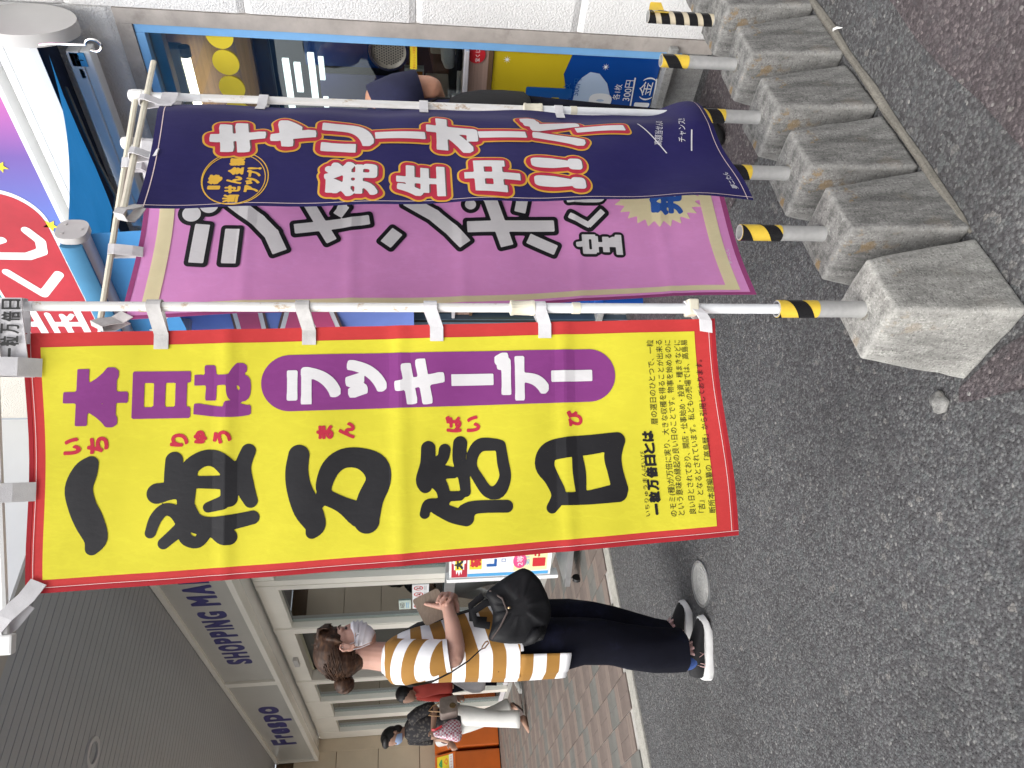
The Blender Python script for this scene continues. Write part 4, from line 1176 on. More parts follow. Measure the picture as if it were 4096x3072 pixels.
for k, (x, y) in enumerate(PXY):
    t = empty('concrete_block', (x, y, 0), R((0, 1.5, -1, 1, -1.5, 1, 0)[k]), lab[k], 'concrete block', 'concrete blocks in a row across the asphalt')
    o = link('block_body', block_mesh(k * 5 + 1), t, True)
    o.data.materials.append(M['concrete_pale'] if k == 0 else M['concrete'])
    ph = (.455, .467, .47, .47, .487, .475, .47)[k]
    pp = MB().ring((0, 0, .255), (0, 0, ph), PR, PR - .0028, 28).build('pipe', M['galv'], t, True, True)
    MB().tube([(0, 0, .2545), (0, 0, .2575)], .024, n=20).build('pipe_grout', M['mortar'], t, True, True)
    lo = (.365, .368, .36, .36, .405, .262, .37)[k]
    g = MB(); g.ring((0, 0, lo), (0, 0, ph + .0005), PR + .0008, PR - .0004, 28); g.build('tape', M['yellow_tape'] if k != 5 else M['tape_faded'], pp, True, True) if False else None
    # yellow ground wrap then black slanted stripes
    w = link('tape', (lambda m_: (m_))(MB().ring((0, 0, lo), (0, 0, ph - .001), PR + .0009, PR - .0002, 28).mesh('tape', M['tape_faded'] if k == 5 else M['yellow_tape'], True)), t, True)
    g = MB(); helix(g, PR + .0016, lo, ph - .001, (.075, .078, .07, .075, .085, .046, .07)[k], (.036, .034, .034, .036, .042, .028, .034)[k], (2.2, 3.6, 2.6, 2.9, 1.4, 2.4, 2)[k])
    g.build('tape_stripe', M['black_tape'], t, True, True)
    if k == 5:
        for sgn, ln in ((1, .05), (-1, .06)):
            g = MB()
            for i in range(6):
                s = i / 5
                for j in range(3): g.v.append((sgn * (.006 + .026 * math.sin(s * 1.6)), -.017 - .014 * s, ph - .002 - ln * (j / 2) - .008 * s * (1 - j)))
            for i in range(5):
                for j in range(2): g.f.append((i * 3 + j, i * 3 + j + 1, i * 3 + j + 4, i * 3 + j + 3)); g.m.append(0)
            g.build('peeling_tape', M['yellow_tape'], t, True, 'all')

# ================================================================ BANNERS ON POLES
class Flag:
    """cloth hung from a pole. Local frame: x to the right as read, z up, -y towards the reader"""
    def __init__(s, name, xy, heading, label, TR, TL, BR, BL, bul, edges=None, lean=(0.0, 0.0)):
        s.lean = lean; bul0 = bul; bul = lambda x, z: bul0(x, z) + lean[1] * (z - .45)
        s.t = empty(name, (xy[0], xy[1], 0), R(heading - 180), label, 'banner', 'banners standing in the concrete blocks')
        s.TR, s.TL, s.BR, s.BL, s.bul, s.edges = TR, TL, BR, BL, bul, edges or (lambda a, b: (0, 0))
    def st(s, a, b):
        """a: 0 at the pole .. 1 free edge, b: 0 top .. 1 bottom -> (x, z)"""
        p = [(1 - a) * (1 - b), a * (1 - b), (1 - a) * b, a * b]
        x = sum(w * q[0] for w, q in zip(p, (s.TR, s.TL, s.BR, s.BL))); z = sum(w * q[1] for w, q in zip(p, (s.TR, s.TL, s.BR, s.BL)))
        e = s.edges(a, b); return x + e[0], z + e[1]
    def P(s, x, z, k=0): return (x, s.bul(x, z) - .0009 * k, z)
    def cloth(s, m, nx=24, nz=130):
        vs, fs = [], []
        for j in range(nz + 1):
            for i in range(nx + 1):
                x, z = s.st(i / nx, j / nz); vs.append(s.P(x, z))
        for j in range(nz):
            for i in range(nx):
                a = j * (nx + 1) + i; fs.append((a, a + 1, a + nx + 2, a + nx + 1))
        me = bpy.data.meshes.new('cloth'); me.from_pydata(vs, [], fs); me.materials.append(m)
        me.polygons.foreach_set('use_smooth', [True] * len(fs)); s.c = link('cloth', me, s.t, True)
        return s.c
    def patch(s, name, a0, a1, b0, b1, m, k, nx=20, nz=126):
        """piece of print that follows the cloth's own rectangle"""
        vs, fs = [], []
        for j in range(nz + 1):
            for i in range(nx + 1):
                x, z = s.st(a0 + (a1 - a0) * i / nx, b0 + (b1 - b0) * j / nz); vs.append(s.P(x, z, k))
        for j in range(nz):
            for i in range(nx):
                a = j * (nx + 1) + i; fs.append((a, a + 1, a + nx + 2, a + nx + 1))
        me = bpy.data.meshes.new(name); me.from_pydata(vs, [], fs); me.materials.append(m)
        me.polygons.foreach_set('use_smooth', [True] * len(fs))
        return link(name, me, s.c, False) if False else s._sub(name, me)
    def _sub(s, name, me):
        o = bpy.data.objects.new(name, me); COL.objects.link(o); o.parent = s.c; return o
    def ink(s, name, vf, m, k):
        vs, fs = vf
        me = bpy.data.meshes.new(name); me.from_pydata([s.P(x, z, k) for x, z in vs], [], fs); me.materials.append(m); me.update()
        return s._sub(name, me)
    def inks(s, name, vfs, m, k):
        for vf in vfs: s.ink(name, vf, m, k)
    def pole(s, r0, r1, zj, ztop, cap=True, z0=.41):
        lean = s.lean
        L = lambda z: (lean[0] * (z - .45), lean[1] * (z - .45), z)
        MB().tube([L(z0), L(zj)], r1, n=20).build('lower_pole', M['pole_new'], s.t, True, True)
        o = MB().tube([L(zj + .012), L(zj + .3), L(ztop - .13)], r0, n=20).build('upper_pole', M['pole_worn'], s.t, True, True)
        MB().tube([L(ztop - .1295), L(ztop)], r0 * 1.01, n=20).build('pole_tip', M['pole_new'], s.t, True, True)
        g = MB(); n = 32; rings = []
        for z, r in ((zj - .012, r1 * 1.12), (zj - .010, r1 * 1.52), (zj - .003, r1 * 1.52), (zj - .001, r1 * 1.38), (zj + .030, r1 * 1.30), (zj + .034, r1 * 1.42), (zj + .038, r1 * 1.42), (zj + .040, r0 * 1.02)):
            c = Vector(L(z)); fl = zj < z < zj + .04
            rings.append([c + Vector((r * (1 + (.06 if (j % 2 and z > zj - .003) else 0)) * math.cos(2 * math.pi * j / n), r * (1 + (.06 if (j % 2 and z > zj - .003) else 0)) * math.sin(2 * math.pi * j / n), 0)) for j in range(n)])
        g.loft(rings); g.build('joint_sleeve', M['old_plastic'], s.t, True, True)
        MB().ring(L(zj - .105), L(zj - .088), r1 * 1.14, r1 * .98, 20).build('stop_ring', M['old_plastic'], s.t, True, True)
        if cap:
            g = MB(); rings = []
            for z, r in ((ztop + .001, r0 * 1.45), (ztop + .004, r0 * 1.5), (ztop + .022, r0 * 1.5), (ztop + .030, r0 * 1.35), (ztop + .033, r0 * .9)):
                c = Vector(L(z)); rings.append([c + Vector((r * (1 + (.07 if j % 2 else 0)) * math.cos(2 * math.pi * j / n), r * (1 + (.07 if j % 2 else 0)) * math.sin(2 * math.pi * j / n), 0)) for j in range(n)])
            g.loft(rings); g.build('cap', M['white_plastic'], s.t, True, True)
            MB().ring(L(ztop - .018), L(ztop + .0005), r0 * 1.5, r0 * .98, 24).build('collar', M['white_plastic'], s.t, True, True)
    def bar(s, a, b, r=.0052, m='white_plastic'):
        return MB().tube([a, b], [(r * 1.3, r)] * 2, n=8, up=(0, 1, 0)).build('crossbar', M[m], s.t, True)
    def band(s, pts, w, m='webbing', th=.0011):
        """strip of webbing along pts, width w given as a direction vector"""
        W = Vector(w) / 2; g = MB(); P = [Vector(p) for p in pts]
        N = []
        for i in range(len(P)):
            d = (P[min(i + 1, len(P) - 1)] - P[max(0, i - 1)]); nn = d.cross(W); N.append(nn.normalized() if nn.length > 1e-9 else Vector((0, -1, 0)))
        rings = [[p + W + n_ * th, p - W + n_ * th, p - W - n_ * th, p + W - n_ * th] for p, n_ in zip(P, N)]
        g.loft(rings); return g.build('loop', M[m], s.t, True)
    def pole_loop(s, z, xe, r=.013, w=.026, m='webbing', sl=0.0):
        """loop round the pole, sewn on the cloth at xe"""
        px, py = s.lean[0] * (z - .45), s.lean[1] * (z - .45)
        yb = s.bul(xe, z)
        pts = [(xe - .028, s.bul(xe - .028, z) - .003, z), (xe, yb - .0035, z)]
        for k in range(9):
            a = R(-110 + 220 * k / 8); pts.append((px + r * 1.12 * math.cos(a), py + r * 1.12 * math.sin(a), z + sl))
        pts += [(xe, yb + .003, z)]
        return s.band(pts, (0, 0, w), m)

# ---- yellow banner
def crease(z, zs, h): return sum(-h * max(0.0, 1 - abs(z - q) / .022) for q in zs)
def e1(a, b):
    sag = -.010 * math.sin(math.pi * a) ** 2 * (1 - b) ** 6
    return (-.006 * a * math.sin(math.pi * b), sag + .004 * math.sin(2 * math.pi * a) * b ** 8)
def b1(x, z):
    return .010 * math.sin(3.1 * (z - .6)) * math.sin(6.2 * (-x)) + .003 * math.sin(9 * x + 5 * z) + .0016 * math.sin(31 * z + 6 * x) + crease(z, (1.57, 1.245, .915), .0035)
F = Flag('yellow_banner', (1.02, 1.036), 147, 'yellow and red vertical banner with large black brush lettering on the nearest pole', (-.050, 1.932), (-.522, 1.909), (-.021, .593), (-.468, .566), b1, e1, (.001, .006))
F.cloth(M['fl_red'])
F.patch('yellow_field', .057, .950, .022, .966, M['fl_yellow'], 1)
for a0, a1, b0, b1_ in ((.983, 1, 0, 1), (0, .983, 0, .006), (0, .983, .993, 1)): F.patch('hem', a0, a1, b0, b1_, M['fl_red_hem'], 1, 12, 120)
for a0, a1, b0, b1_ in ((.978, .9798, 0, 1), (0, .978, .9885, .9894), (0, .978, .0095, .0103)): F.patch('stitching', a0, a1, b0, b1_, M['fl_stitch'], 2, 12, 120)
C = .0032
F.inks('lettering', [glyph_layers(c, b, .0068 if c != 'は' else .0058, cell=C)[0] for c, b in (('本', (-.227, -.114, 1.745, 1.858)), ('日', (-.212, -.122, 1.634, 1.739)), ('は', (-.211, -.107, 1.525, 1.629)))], M['fl_purple'], 2)
# purple lozenge
lz = [[(-.147, 1.453, .0545), (-.1375, .864, .0535)]]
L_ = stroke_layers(lz, cell=.006)[0]
F.ink('lozenge', L_, M['fl_purple'], 2)
F.inks('lettering', [glyph_layers(c, b, bd, cell=C)[0] for c, b, bd in (('ラ', (-.189, -.116, 1.358, 1.460), .0058), ('ッ', (-.177, -.103, 1.270, 1.350), .0058), ('キ', (-.192, -.101, 1.157, 1.256), .0058), ('デ', (-.187, -.090, .948, 1.058), .0058))] + [
    bar_layers(-.1445, 1.144, -.1435, 1.060, .0115)[0], bar_layers(-.1385, .943, -.1375, .858, .0115)[0]], M['fl_white'], 3)
F.inks('lettering', [glyph_layers(c, b, .0019, cell=.0018)[0] for c, b in (('い', (-.276, -.244, 1.822, 1.852)), ('ち', (-.275, -.243, 1.776, 1.812)), ('り', (-.265, -.240, 1.636, 1.669)), ('ゅ', (-.260, -.235, 1.603, 1.627)), ('う', (-.261, -.236, 1.559, 1.593)), ('ま', (-.256, -.229, 1.372, 1.404)), ('ん', (-.256, -.224, 1.332, 1.363)), ('ば', (-.248, -.215, 1.125, 1.157)), ('い', (-.248, -.215, 1.088, 1.115)), ('び', (-.240, -.208, .880, .913)))], M['fl_crimson'], 2)
# brush characters: centre lines (right, down, radius) in the drawing's own units, fitted into their boxes
BR = {
 '一': ((259, 431, 1825, 2222), 330, 550, 925, 1432, [[(455, 962, 36), (425, 1010, 58), (398, 1090, 64), (418, 1180, 64), (455, 1260, 66), (490, 1345, 54), (472, 1400, 32)]]),
 '粒': ((586, 1034, 1780, 2193), 748, 1320, 868, 1395, [
    [(882, 945, 42), (880, 1020, 44), (888, 1090, 50)], [(800, 1112, 50), (880, 1100, 42), (930, 1110, 40)],
    [(945, 1180, 40), (950, 1060, 46), (965, 985, 42), (1030, 940, 40), (1100, 945, 42), (1165, 1000, 46)],
    [(1000, 1060, 30), (1140, 1065, 34)], [(1165, 1000, 44), (1165, 1150, 40)], [(1260, 905, 36), (1232, 990, 40), (1245, 1090, 44), (1275, 1165, 34)],
    [(1060, 1190, 26), (1130, 1170, 34)], [(955, 1180, 34), (985, 1260, 46), (1060, 1285, 44), (1180, 1270, 38), (1285, 1250, 34)],
    [(770, 1310, 26), (795, 1240, 30), (840, 1195, 30), (895, 1210, 32), (940, 1270, 36)], [(838, 1365, 28), (880, 1330, 30), (930, 1290, 36)], [(930, 1300, 30), (955, 1350, 30), (1010, 1365, 28), (1050, 1310, 34)],
    [(1080, 1290, 38), (1130, 1340, 38), (1165, 1345, 40)]]),
 '万': ((1146, 1554, 1780, 2150), 1462, 1985, 868, 1340, [
    [(1522, 915, 46), (1512, 1000, 50), (1525, 1090, 54), (1565, 1190, 60), (1605, 1270, 46), (1590, 1312, 28)], [(1600, 1170, 34), (1650, 1130, 30), (1650, 1070, 36), (1685, 985, 42), (1750, 938, 44), (1840, 940, 48), (1915, 985, 60), (1930, 1060, 56), (1890, 1150, 58), (1868, 1240, 60), (1870, 1265, 56)],
    [(1650, 1130, 36), (1740, 1175, 36), (1830, 1230, 56)]]),
 '倍': ((1664, 2053, 1743, 2107), 337, 833, 820, 1285, [
    [(402, 880, 36), (398, 960, 38), (380, 1040, 42), (385, 1075, 34)], [(400, 990, 42), (470, 940, 30), (486, 890, 30)], [(440, 1000, 40), (530, 1010, 28)], [(566, 858, 36), (560, 940, 34), (580, 1020, 30), (590, 1110, 26)],
    [(430, 1030, 46), (470, 1090, 34), (480, 1150, 30)], [(480, 1130, 26), (560, 1130, 24)],
    [(775, 872, 26), (735, 868, 32), (670, 870, 34), (632, 915, 30), (625, 980, 26), (660, 1050, 28), (705, 1112, 30), (760, 1110, 36), (795, 1040, 30), (785, 960, 30), (775, 872, 26)],
    [(380, 1215, 25), (395, 1165, 22), (450, 1165, 26)], [(440, 1185, 34), (520, 1225, 40), (590, 1245, 40)], [(590, 1215, 45), (640, 1190, 33), (800, 1190, 32)]]),
 '日': ((2150, 2510, 1736, 2048), 957, 1417, 812, 1210, [
    [(1030, 1185, 25), (1065, 1120, 32), (1035, 1040, 34), (1000, 970, 44), (1020, 905, 44), (1100, 880, 46), (1240, 868, 44), (1375, 850, 38)],
    [(1372, 855, 38), (1350, 930, 40), (1360, 1010, 36), (1380, 1100, 38)], [(1060, 1140, 28), (1200, 1140, 30), (1370, 1118, 42)], [(1165, 900, 22), (1175, 1010, 30), (1180, 1130, 22)]]),
}
KB = {'一': (-.457, -.279, 1.773, 1.846), '粒': (-.452, -.262, 1.508, 1.707), '万': (-.442, -.268, 1.268, 1.458), '倍': (-.431, -.255, 1.026, 1.216), '日': (-.411, -.256, .794, .977)}
def smooth_line(q, n=5):
    P = [np.array(p, float) for p in q]; out = []
    for i in range(len(P) - 1):
        a, b, c, d = P[max(0, i - 1)], P[i], P[i + 1], P[min(len(P) - 1, i + 2)]
        for k in range(n):
            t = k / n; out.append(tuple(.5 * (2 * b + (c - a) * t + (2 * a - 5 * b + 4 * c - d) * t * t + (3 * b - a - 3 * c + d) * t ** 3)))
    return out + [tuple(P[-1])]
KR = {'一': 1.08, '粒': 1.06, '万': 1.16, '倍': 1.02, '日': 1.14}
for c in '一粒万倍日':
    _, xa, xb, ya, yb, st = BR[c]
    x0, x1, z0, z1 = KB[c]
    kx, kz = (x1 - x0) / (yb - ya), (z1 - z0) / (xb - xa)
    st = [smooth_line(q) for q in st]
    ss = [[(x1 - (yy - ya) * kx, z1 - (xx - xa) * kz, rr * KR[c] * (kx + kz) / 2) for xx, yy, rr in q] for q in st]
    F.ink('brush_lettering', stroke_layers(ss, cell=.0026)[0], M['fl_black'], 2)
# explanation in small print
lines = [('いちりゅうまんばいび', -.424, -.294, .7495, .755, .011, 0), ('一粒万倍日とは', -.423, -.251, .7235, .7345, .024, .0014), ('暦の選日のひとつで、一粒', -.240, -.066, .7245, .7295, .016, 0), ('のモミ(種)が万倍に実り、大きな収穫を得ることが出来る', -.426, -.066, .6945, .7105, .0155, 0),
    ('という意味の縁起の良い日のことです。物事を始めるのに', -.424, -.066, .679, .6915, .0155, 0), ('良い日とされており、開店・仕事始め・投資・種まきなどに', -.422, -.066, .6555, .671, .0155, 0), ('「吉」となるとされています。私どもの売場では、高島易', -.420, -.066, .636, .656, .0155, 0), ('断所本部編纂の「高島暦」から引用しております。', -.421, -.108, .6145, .626, .0155, 0)]
for tx, x0, x1, za, zb, h, bo in lines:
    v, f = text_line(tx, x0, x1, 0, h)
    if bo:
        per = []
        w = (x1 - x0) / len(tx)
        per = [glyph_layers(c, (x0 + w * k + .001, x0 + w * (k + 1) - .001, 0 if c != '一' else .008, h if c != '一' else .014), bo, cell=.0016)[0] for k, c in enumerate(tx)]
        v, f = merge2(*per)
    v = [(x, za + (zb - za) * (x - x0) / (x1 - x0) + z) for x, z in v]
    F.ink('small_print', (v, f), M['fl_black'], 2)
F.pole(.0092, .0104, .985, 2.045)
F.bar((-.005, -.018, 1.972), (-.600, -.012, 1.930), .006, 'white_plastic')
MB().bbox(-.62, -.585, -.022, -.004, 1.915, 1.938, .004).build('bar_end', M['white_plastic'], F.t, True)
for z, sl in ((1.69, .012), (1.418, .012), (1.172, .012), (.955 - .0, .01)): F.pole_loop(z, -.058 + (1.932 - z) * .025, .0115, .026, 'webbing_grey' if z > 1.3 else 'webbing', sl)
F.band([(-.052, -.016, .62), (-.028, -.02, .622), (-.012, -.018, .63), (.0, -.014, .642), (.012, -.006, .648), (.012, .008, .645), (-.008, .014, .635), (-.03, .004, .62)], (.004, 0, .026), 'webbing')
MB().bbox(-.016, .018, -.017, .017, .632, .655, .004).build('clip', M['old_plastic'], F.t, True)
lp = F.band([(-.11, -.006, 1.936), (-.06, -.012, 1.94), (-.02, -.015, 1.945), (.012, -.012, 1.948), (.014, .006, 1.948), (-.02, .014, 1.945), (-.07, .004, 1.94)], (0, 0, .045), 'webbing')
put('handwriting', merge2(*[glyph_layers(c, (-.100 + .0225 * k, -.081 + .0225 * k, 1.925 if c != '一' else 1.938, 1.957 if c != '一' else 1.943), .0007, cell=.0014)[0] for k, c in enumerate('一粒万倍日')]), lambda a, b: (a, -.0182, b), M['ink'], F.t, True)
for a, dz in ((-.115, .0), (-.34, .005)):
    x = a; zt = 1.972 + (1.930 - 1.972) * (-x - .005) / .595
    F.band([(x, F.bul(x, 1.9) - .004, 1.895), (x, -.020, 1.925), (x, -.028, zt - .004), (x, -.028, zt + .006), (x, -.012, zt + .010), (x, -.006, zt), (x, .002, 1.93), (x, F.bul(x, 1.9) + .003, 1.90)], (.034, 0, 0))
F.band([(-.500, F.bul(-.5, 1.88) - .004, 1.885), (-.525, -.01, 1.90), (-.555, -.02, 1.93), (-.575, -.022, 1.945), (-.585, -.012, 1.945), (-.575, -.002, 1.93), (-.54, .004, 1.905)], (.012, 0, .026))

# ---- navy banner
def sm(t): t = max(0.0, min(1.0, t)); return t * t * (3 - 2 * t)
def e3(a, b):
    return (.042 * math.exp(-((b - .95) / .06) ** 2) * (1 - a) ** 2 + (.004 + .006 * math.sin(math.pi * b)) * a + .020 * math.exp(-((b - .80) / .22) ** 2) * a, -.012 * math.sin(math.pi * a) * (1 - b) ** 5 + .004 * math.sin(2 * math.pi * a) * b ** 9)
def b3(x, z):
    xr = -(x + .049 * (z - .45)); w = max(0.0, 1 - (z - .42) / 1.0)
    return -.030 * sm(xr / .13) + .010 * math.sin(11 * xr + .4 + 1.4 * z) * sm(xr / .1) - .014 * w * math.sin(14 * xr) + .009 * w * math.sin(19 * x + 12 * z) + .0022 * math.sin(26 * z + 9 * x) - .03 * math.exp(-((z - .47) / .06) ** 2) * math.exp(-(xr / .1) ** 2)
N = Flag('navy_banner', (1.762, 1.035), 180, 'navy blue banner with white katakana outlined in red on the fourth block', (-.112, 1.80), (-.519, 1.770), (-.002, .440), (-.426, .414), b3, e3, (-.049, -.0214))
N.cloth(M['fl_navy'], 28, 110)
for a0, a1, b0, b1_ in ((0, 1, .010, .0115), (.975, .979, 0, 1), (0, 1, .988, .9893)): N.patch('stitching', a0, a1, b0, b1_, M['fl_stitch'], 1, 24, 60)
big = (('キ', (-.334, -.225, 1.540, 1.659)), ('ャ', (-.312, -.207, 1.431, 1.531)), ('リ', (-.317, -.207, 1.302, 1.421)), ('オ', (-.291, -.161, 1.059, 1.183)), ('バ', (-.250, -.117, .798, .950)),
       ('発', (-.458, -.348, 1.291, 1.407)), ('生', (-.447, -.344, 1.143, 1.252)), ('中', (-.429, -.319, .971, 1.100)), ('!', (-.336, -.298, .818, .942)), ('!', (-.398, -.360, .817, .940)))
SEG = []
for c, b in big: SEG.append(glyph_layers(c, b, {'発': .0048, '生': .006, '中': .0075}.get(c, .0085), (.0115, .0158), .0028))
for x0, x1, z0, z1 in ((-.261, -.230, 1.185, 1.300), (-.231, -.191, .941, 1.058), (-.191, -.145, .687, .812)):
    m_ = (x0 + x1) / 2; SEG.append(bar_layers(m_ - .005, z1, m_ + .005, z0, .0135, (.0115, .0158), .0028))
for q in SEG:
    i_ = SEG.index(q) * .06
    N.ink('lettering_rim', q[2], M['fl_gold'], 1 + i_)
    N.ink('lettering_outline', q[1], M['fl_crimson'], 2 + i_)
for q in SEG: N.ink('lettering_shadow', ([(x + .0022, z - .0032) for x, z in q[0][0]], q[0][1]), M['print_maroon'], 3.2); N.ink('lettering', q[0], M['fl_white'], 4)
def ringpoly(cx, cy, rx, ry, w, n=48):
    o = circle2(cx, cy, rx, ry, n); i = circle2(cx, cy, rx - w, ry - w, n)
    return o + i, [(k, (k + 1) % n, n + (k + 1) % n, n + k) for k in range(n)]
N.ink('circle', merge2(ringpoly(-.412, 1.590, .084, .069, .0022), ringpoly(-.415, 1.592, .079, .065, .0018)), M['fl_gold'], 1)
N.ink('lettering', merge2(*[glyph_layers(c, b, .0022, cell=.0022)[0] for c, b in (('1', (-.448, -.436, 1.617, 1.643)), ('等', (-.432, -.402, 1.616, 1.645)))],
    *[glyph_layers(c, (-.489 + .0288 * k, -.464 + .0288 * k, 1.575, 1.608), .0016, cell=.0022)[0] for k, c in enumerate('当せん金額')],
    *[glyph_layers(c, (-.456 + .0235 * k, -.434 + .0235 * k if c != '!' else -.449 + .0235 * k, 1.538, 1.568), .0016, cell=.0022)[0] for k, c in enumerate('アップ!')]), M['fl_gold'], 1)
def slant(vf, k, x0): return [(x, z + (x - x0) * k) for x, z in vf[0]], vf[1]
N.ink('small_print', merge2(slant(merge2(text_line('高額当せんの', -.212, -.099, .583, .023)), -.25, -.15), slant(text_line('チャンス!!', -.192, -.095, .522, .023), -.2, -.15),
    bar_layers(-.131, .645, -.237, .588, .0018, (), .0012)[0], bar_layers(-.145, .503, -.221, .519, .0018, (), .0012)[0]), M['fl_white'], 1)
N.ink('small_print', slant(text_line('夢ニたん', -.376, -.305, .446, .018), .1, -.34), M['fl_white'], 1)
N.pole(.0092, .0104, .885, 1.852)
N.bar((.055, -.050, 1.849), (-.559, -.062, 1.781), .0055, 'old_plastic')
for z, m in ((1.575, 'webbing'), (1.185, 'webbing'), (.83, 'webbing')): N.pole_loop(z, N.st(0, (1.80 - z) / 1.36)[0] - .004, .0105, .022, m)
px_, py_ = -.049 * 1.33, -.0214 * 1.33
N.band([(-.150, N.bul(-.15, 1.78) - .003, 1.785), (-.115, py_ - .016, 1.785), (px_ - .005, py_ - .013, 1.787), (px_ + .012, py_ - .004, 1.787), (px_ + .010, py_ + .011, 1.787), (-.10, py_ + .012, 1.785), (-.14, N.bul(-.14, 1.78) + .004, 1.785)], (0, 0, .036))
for x, zb, zt in ((-.135, 1.775, 1.827), (-.345, 1.755, 1.804)):
    N.band([(x, N.bul(x, zb) - .003, zb), (x, -.056, zb + .02), (x, -.068, zt - .002), (x, -.068, zt + .008), (x, -.054, zt + .012), (x, -.044, zt), (x, -.05, zb + .02), (x, N.bul(x, zb) + .003, zb)], (.022, 0, 0))
N.band([(-.510, N.bul(-.51, 1.76) - .003, 1.762), (-.528, -.060, 1.772), (-.545, -.070, 1.782), (-.562, -.072, 1.784), (-.570, -.062, 1.776), (-.560, -.052, 1.770), (-.54, -.050, 1.764), (-.515, -.050, 1.758)], (.006, 0, .020), 'webbing_grey')
MB().bbox(-.016, .014, -.016, .014, .487, .502, .003).build('clip', M['old_plastic'], N.t, True)

# ---- pink banner
def e2(a, b): return (.004 * math.sin(3 * math.pi * b) * a, -.016 * math.sin(math.pi * a) * (1 - b) ** 5 - .004 * math.sin(2 * math.pi * a) * b ** 8)
def b2(x, z):
    w = max(0.0, 1 - (z - .4) / 1.2)
    return .014 * math.sin(8.5 * (-x) + .9 * z) + .008 * w * math.sin(13 * x + 6 * z) + .0018 * math.sin(24 * z + 7 * x) + crease(z, (1.60, 1.36, 1.10, .82, .60), .0028)
K = Flag('pink_banner', (1.512, 1.041), 155, 'pink banner with pale yellow border and outlined white katakana behind the navy one', (.004, 1.842), (-.388, 1.858), (-.008, .44), (-.335, .388), b2, e2, (.0393, .0357))
K.cloth(M['fl_pink'])
for a0, a1, b0, b1_ in ((.978, 1, 0, 1), (0, .978, 0, .008), (0, .978, .991, 1)): K.patch('hem', a0, a1, b0, b1_, M['fl_pink_hem'], 1, 12, 120)
for a0, a1, b0, b1_ in ((.918, .960, .030, .975), (.055, .10, .030, .975), (.055, .960, .026, .050), (.055, .960, .952, .975)): K.patch('border', a0, a1, b0, b1_, M['fl_cream'], 1 + (a1 - a0 > .5), 20, 120 if b1_ - b0 > .5 else 6)
st = []
w_ = .0165
B_ = lambda r, *p: [(x, z, r) for x, z in p]
dots = [B_(.0205, (-.122, 1.727), (-.1221, 1.727)), B_(.0205, (-.098, 1.690), (-.0981, 1.690))]
blocks = [(B_(.0165, (-.149, 1.700), (-.250, 1.707))), (B_(.0165, (-.161, 1.632), (-.252, 1.635))), (B_(.0170, (-.085, 1.640), (-.107, 1.614), (-.138, 1.576), (-.175, 1.543), (-.222, 1.522))),
    (B_(.0130, (-.160, 1.492), (-.134, 1.318))), (B_(.0130, (-.090, 1.462), (-.192, 1.405))), (B_(.0120, (-.122, 1.394), (-.098, 1.378), (-.092, 1.392))),
    (B_(.0150, (-.166, 1.252), (-.202, 1.280))), (B_(.0165, (-.08, 1.230), (-.120, 1.166), (-.160, 1.124), (-.200, 1.092))),
    (B_(.0150, (-.153, 1.086), (-.147, .872))), (B_(.0160, (-.055, 1.034), (-.203, .991))), (B_(.0140, (-.078, .948), (-.113, .956))), (B_(.0140, (-.181, .938), (-.212, .872))), (B_(.0075, (-.118, .834), (-.144, .786), (-.106, .748)))]
dots += [B_(.0135, (-.092, 1.076), (-.0921, 1.076)), B_(.0135, (-.068, 1.046), (-.0681, 1.046))]
LL = box_layers(blocks, dots, (.0100,), .0028)
K.ink('lettering_outline', LL[1], M['fl_black'], 2)
K.ink('lettering', LL[0], M['fl_white'], 3)
tk = glyph_layers('宝', (-.223, -.168, .705, .822), .0045, (.007,), .0024); jj = glyph_layers('じ', (-.085, -.035, .742, .838), .006, (.008,), .0024)
K.inks('lettering_outline', (tk[1], jj[1]), M['fl_black'], 2)
K.inks('lettering', (tk[0], jj[0]), M['fl_white'], 3)
bs = []
for k in range(52):
    a = 2 * math.pi * k / 52; r_ = 1.0 if k % 2 == 0 else .80; bs.append((-.058 + .088 * r_ * math.cos(a), .604 + .122 * r_ * math.sin(a)))
sg_ = np.array([(p, q) for p, q in zip(bs, bs[1:] + bs[:1])]); gx_ = np.arange(-.155, .04, .003); gy_ = np.arange(.47, .735, .003)
fan = fill(sdf_segments(sg_, gx_, gy_), gx_, gy_, 0.0)
K.ink('burst', fan, M['fl_cream'], 2)
K.inks('lettering', (glyph_layers('発', (-.113, -.042, .540, .626), .004, cell=.003)[0], glyph_layers('売', (-.036, .006, .55, .622), .004, cell=.003)[0]), M['fl_blue'], 3)
K.ink('small_print', text_line('夢ニたん', -.250, -.208, .436, .015), M['fl_white'], 2)
K.pole(.0092, .0104, .885, 1.862)
K.bar((.160, .034, 1.866), (-.40, .030, 1.896), .0055, 'old_plastic')
for z in (1.56, 1.18, .81): K.pole_loop(z, K.st(0, (1.842 - z) / 1.40)[0], .0105, .022)
px_, py_ = .0393 * 1.37, .0357 * 1.37
K.band([(-.035, K.bul(-.035, 1.82) - .003, 1.82), (.0, py_ - .016, 1.822), (px_, py_ - .013, 1.824), (px_ + .012, py_ - .004, 1.824), (px_ + .010, py_ + .011, 1.824), (.02, py_ + .012, 1.822), (-.03, K.bul(-.03, 1.82) + .004, 1.82)], (0, 0, .04))
for x, zb, zt in ((-.01, 1.818, 1.872), (-.225, 1.822, 1.884)):
    K.band([(x, K.bul(x, zb) - .003, zb), (x, .030, zb + .02), (x, .022, zt - .006), (x, .022, zt + .006), (x, .038, zt + .010), (x, .046, zt), (x, .044, zb + .02), (x, K.bul(x, zb) + .003, zb)], (.024, 0, 0))
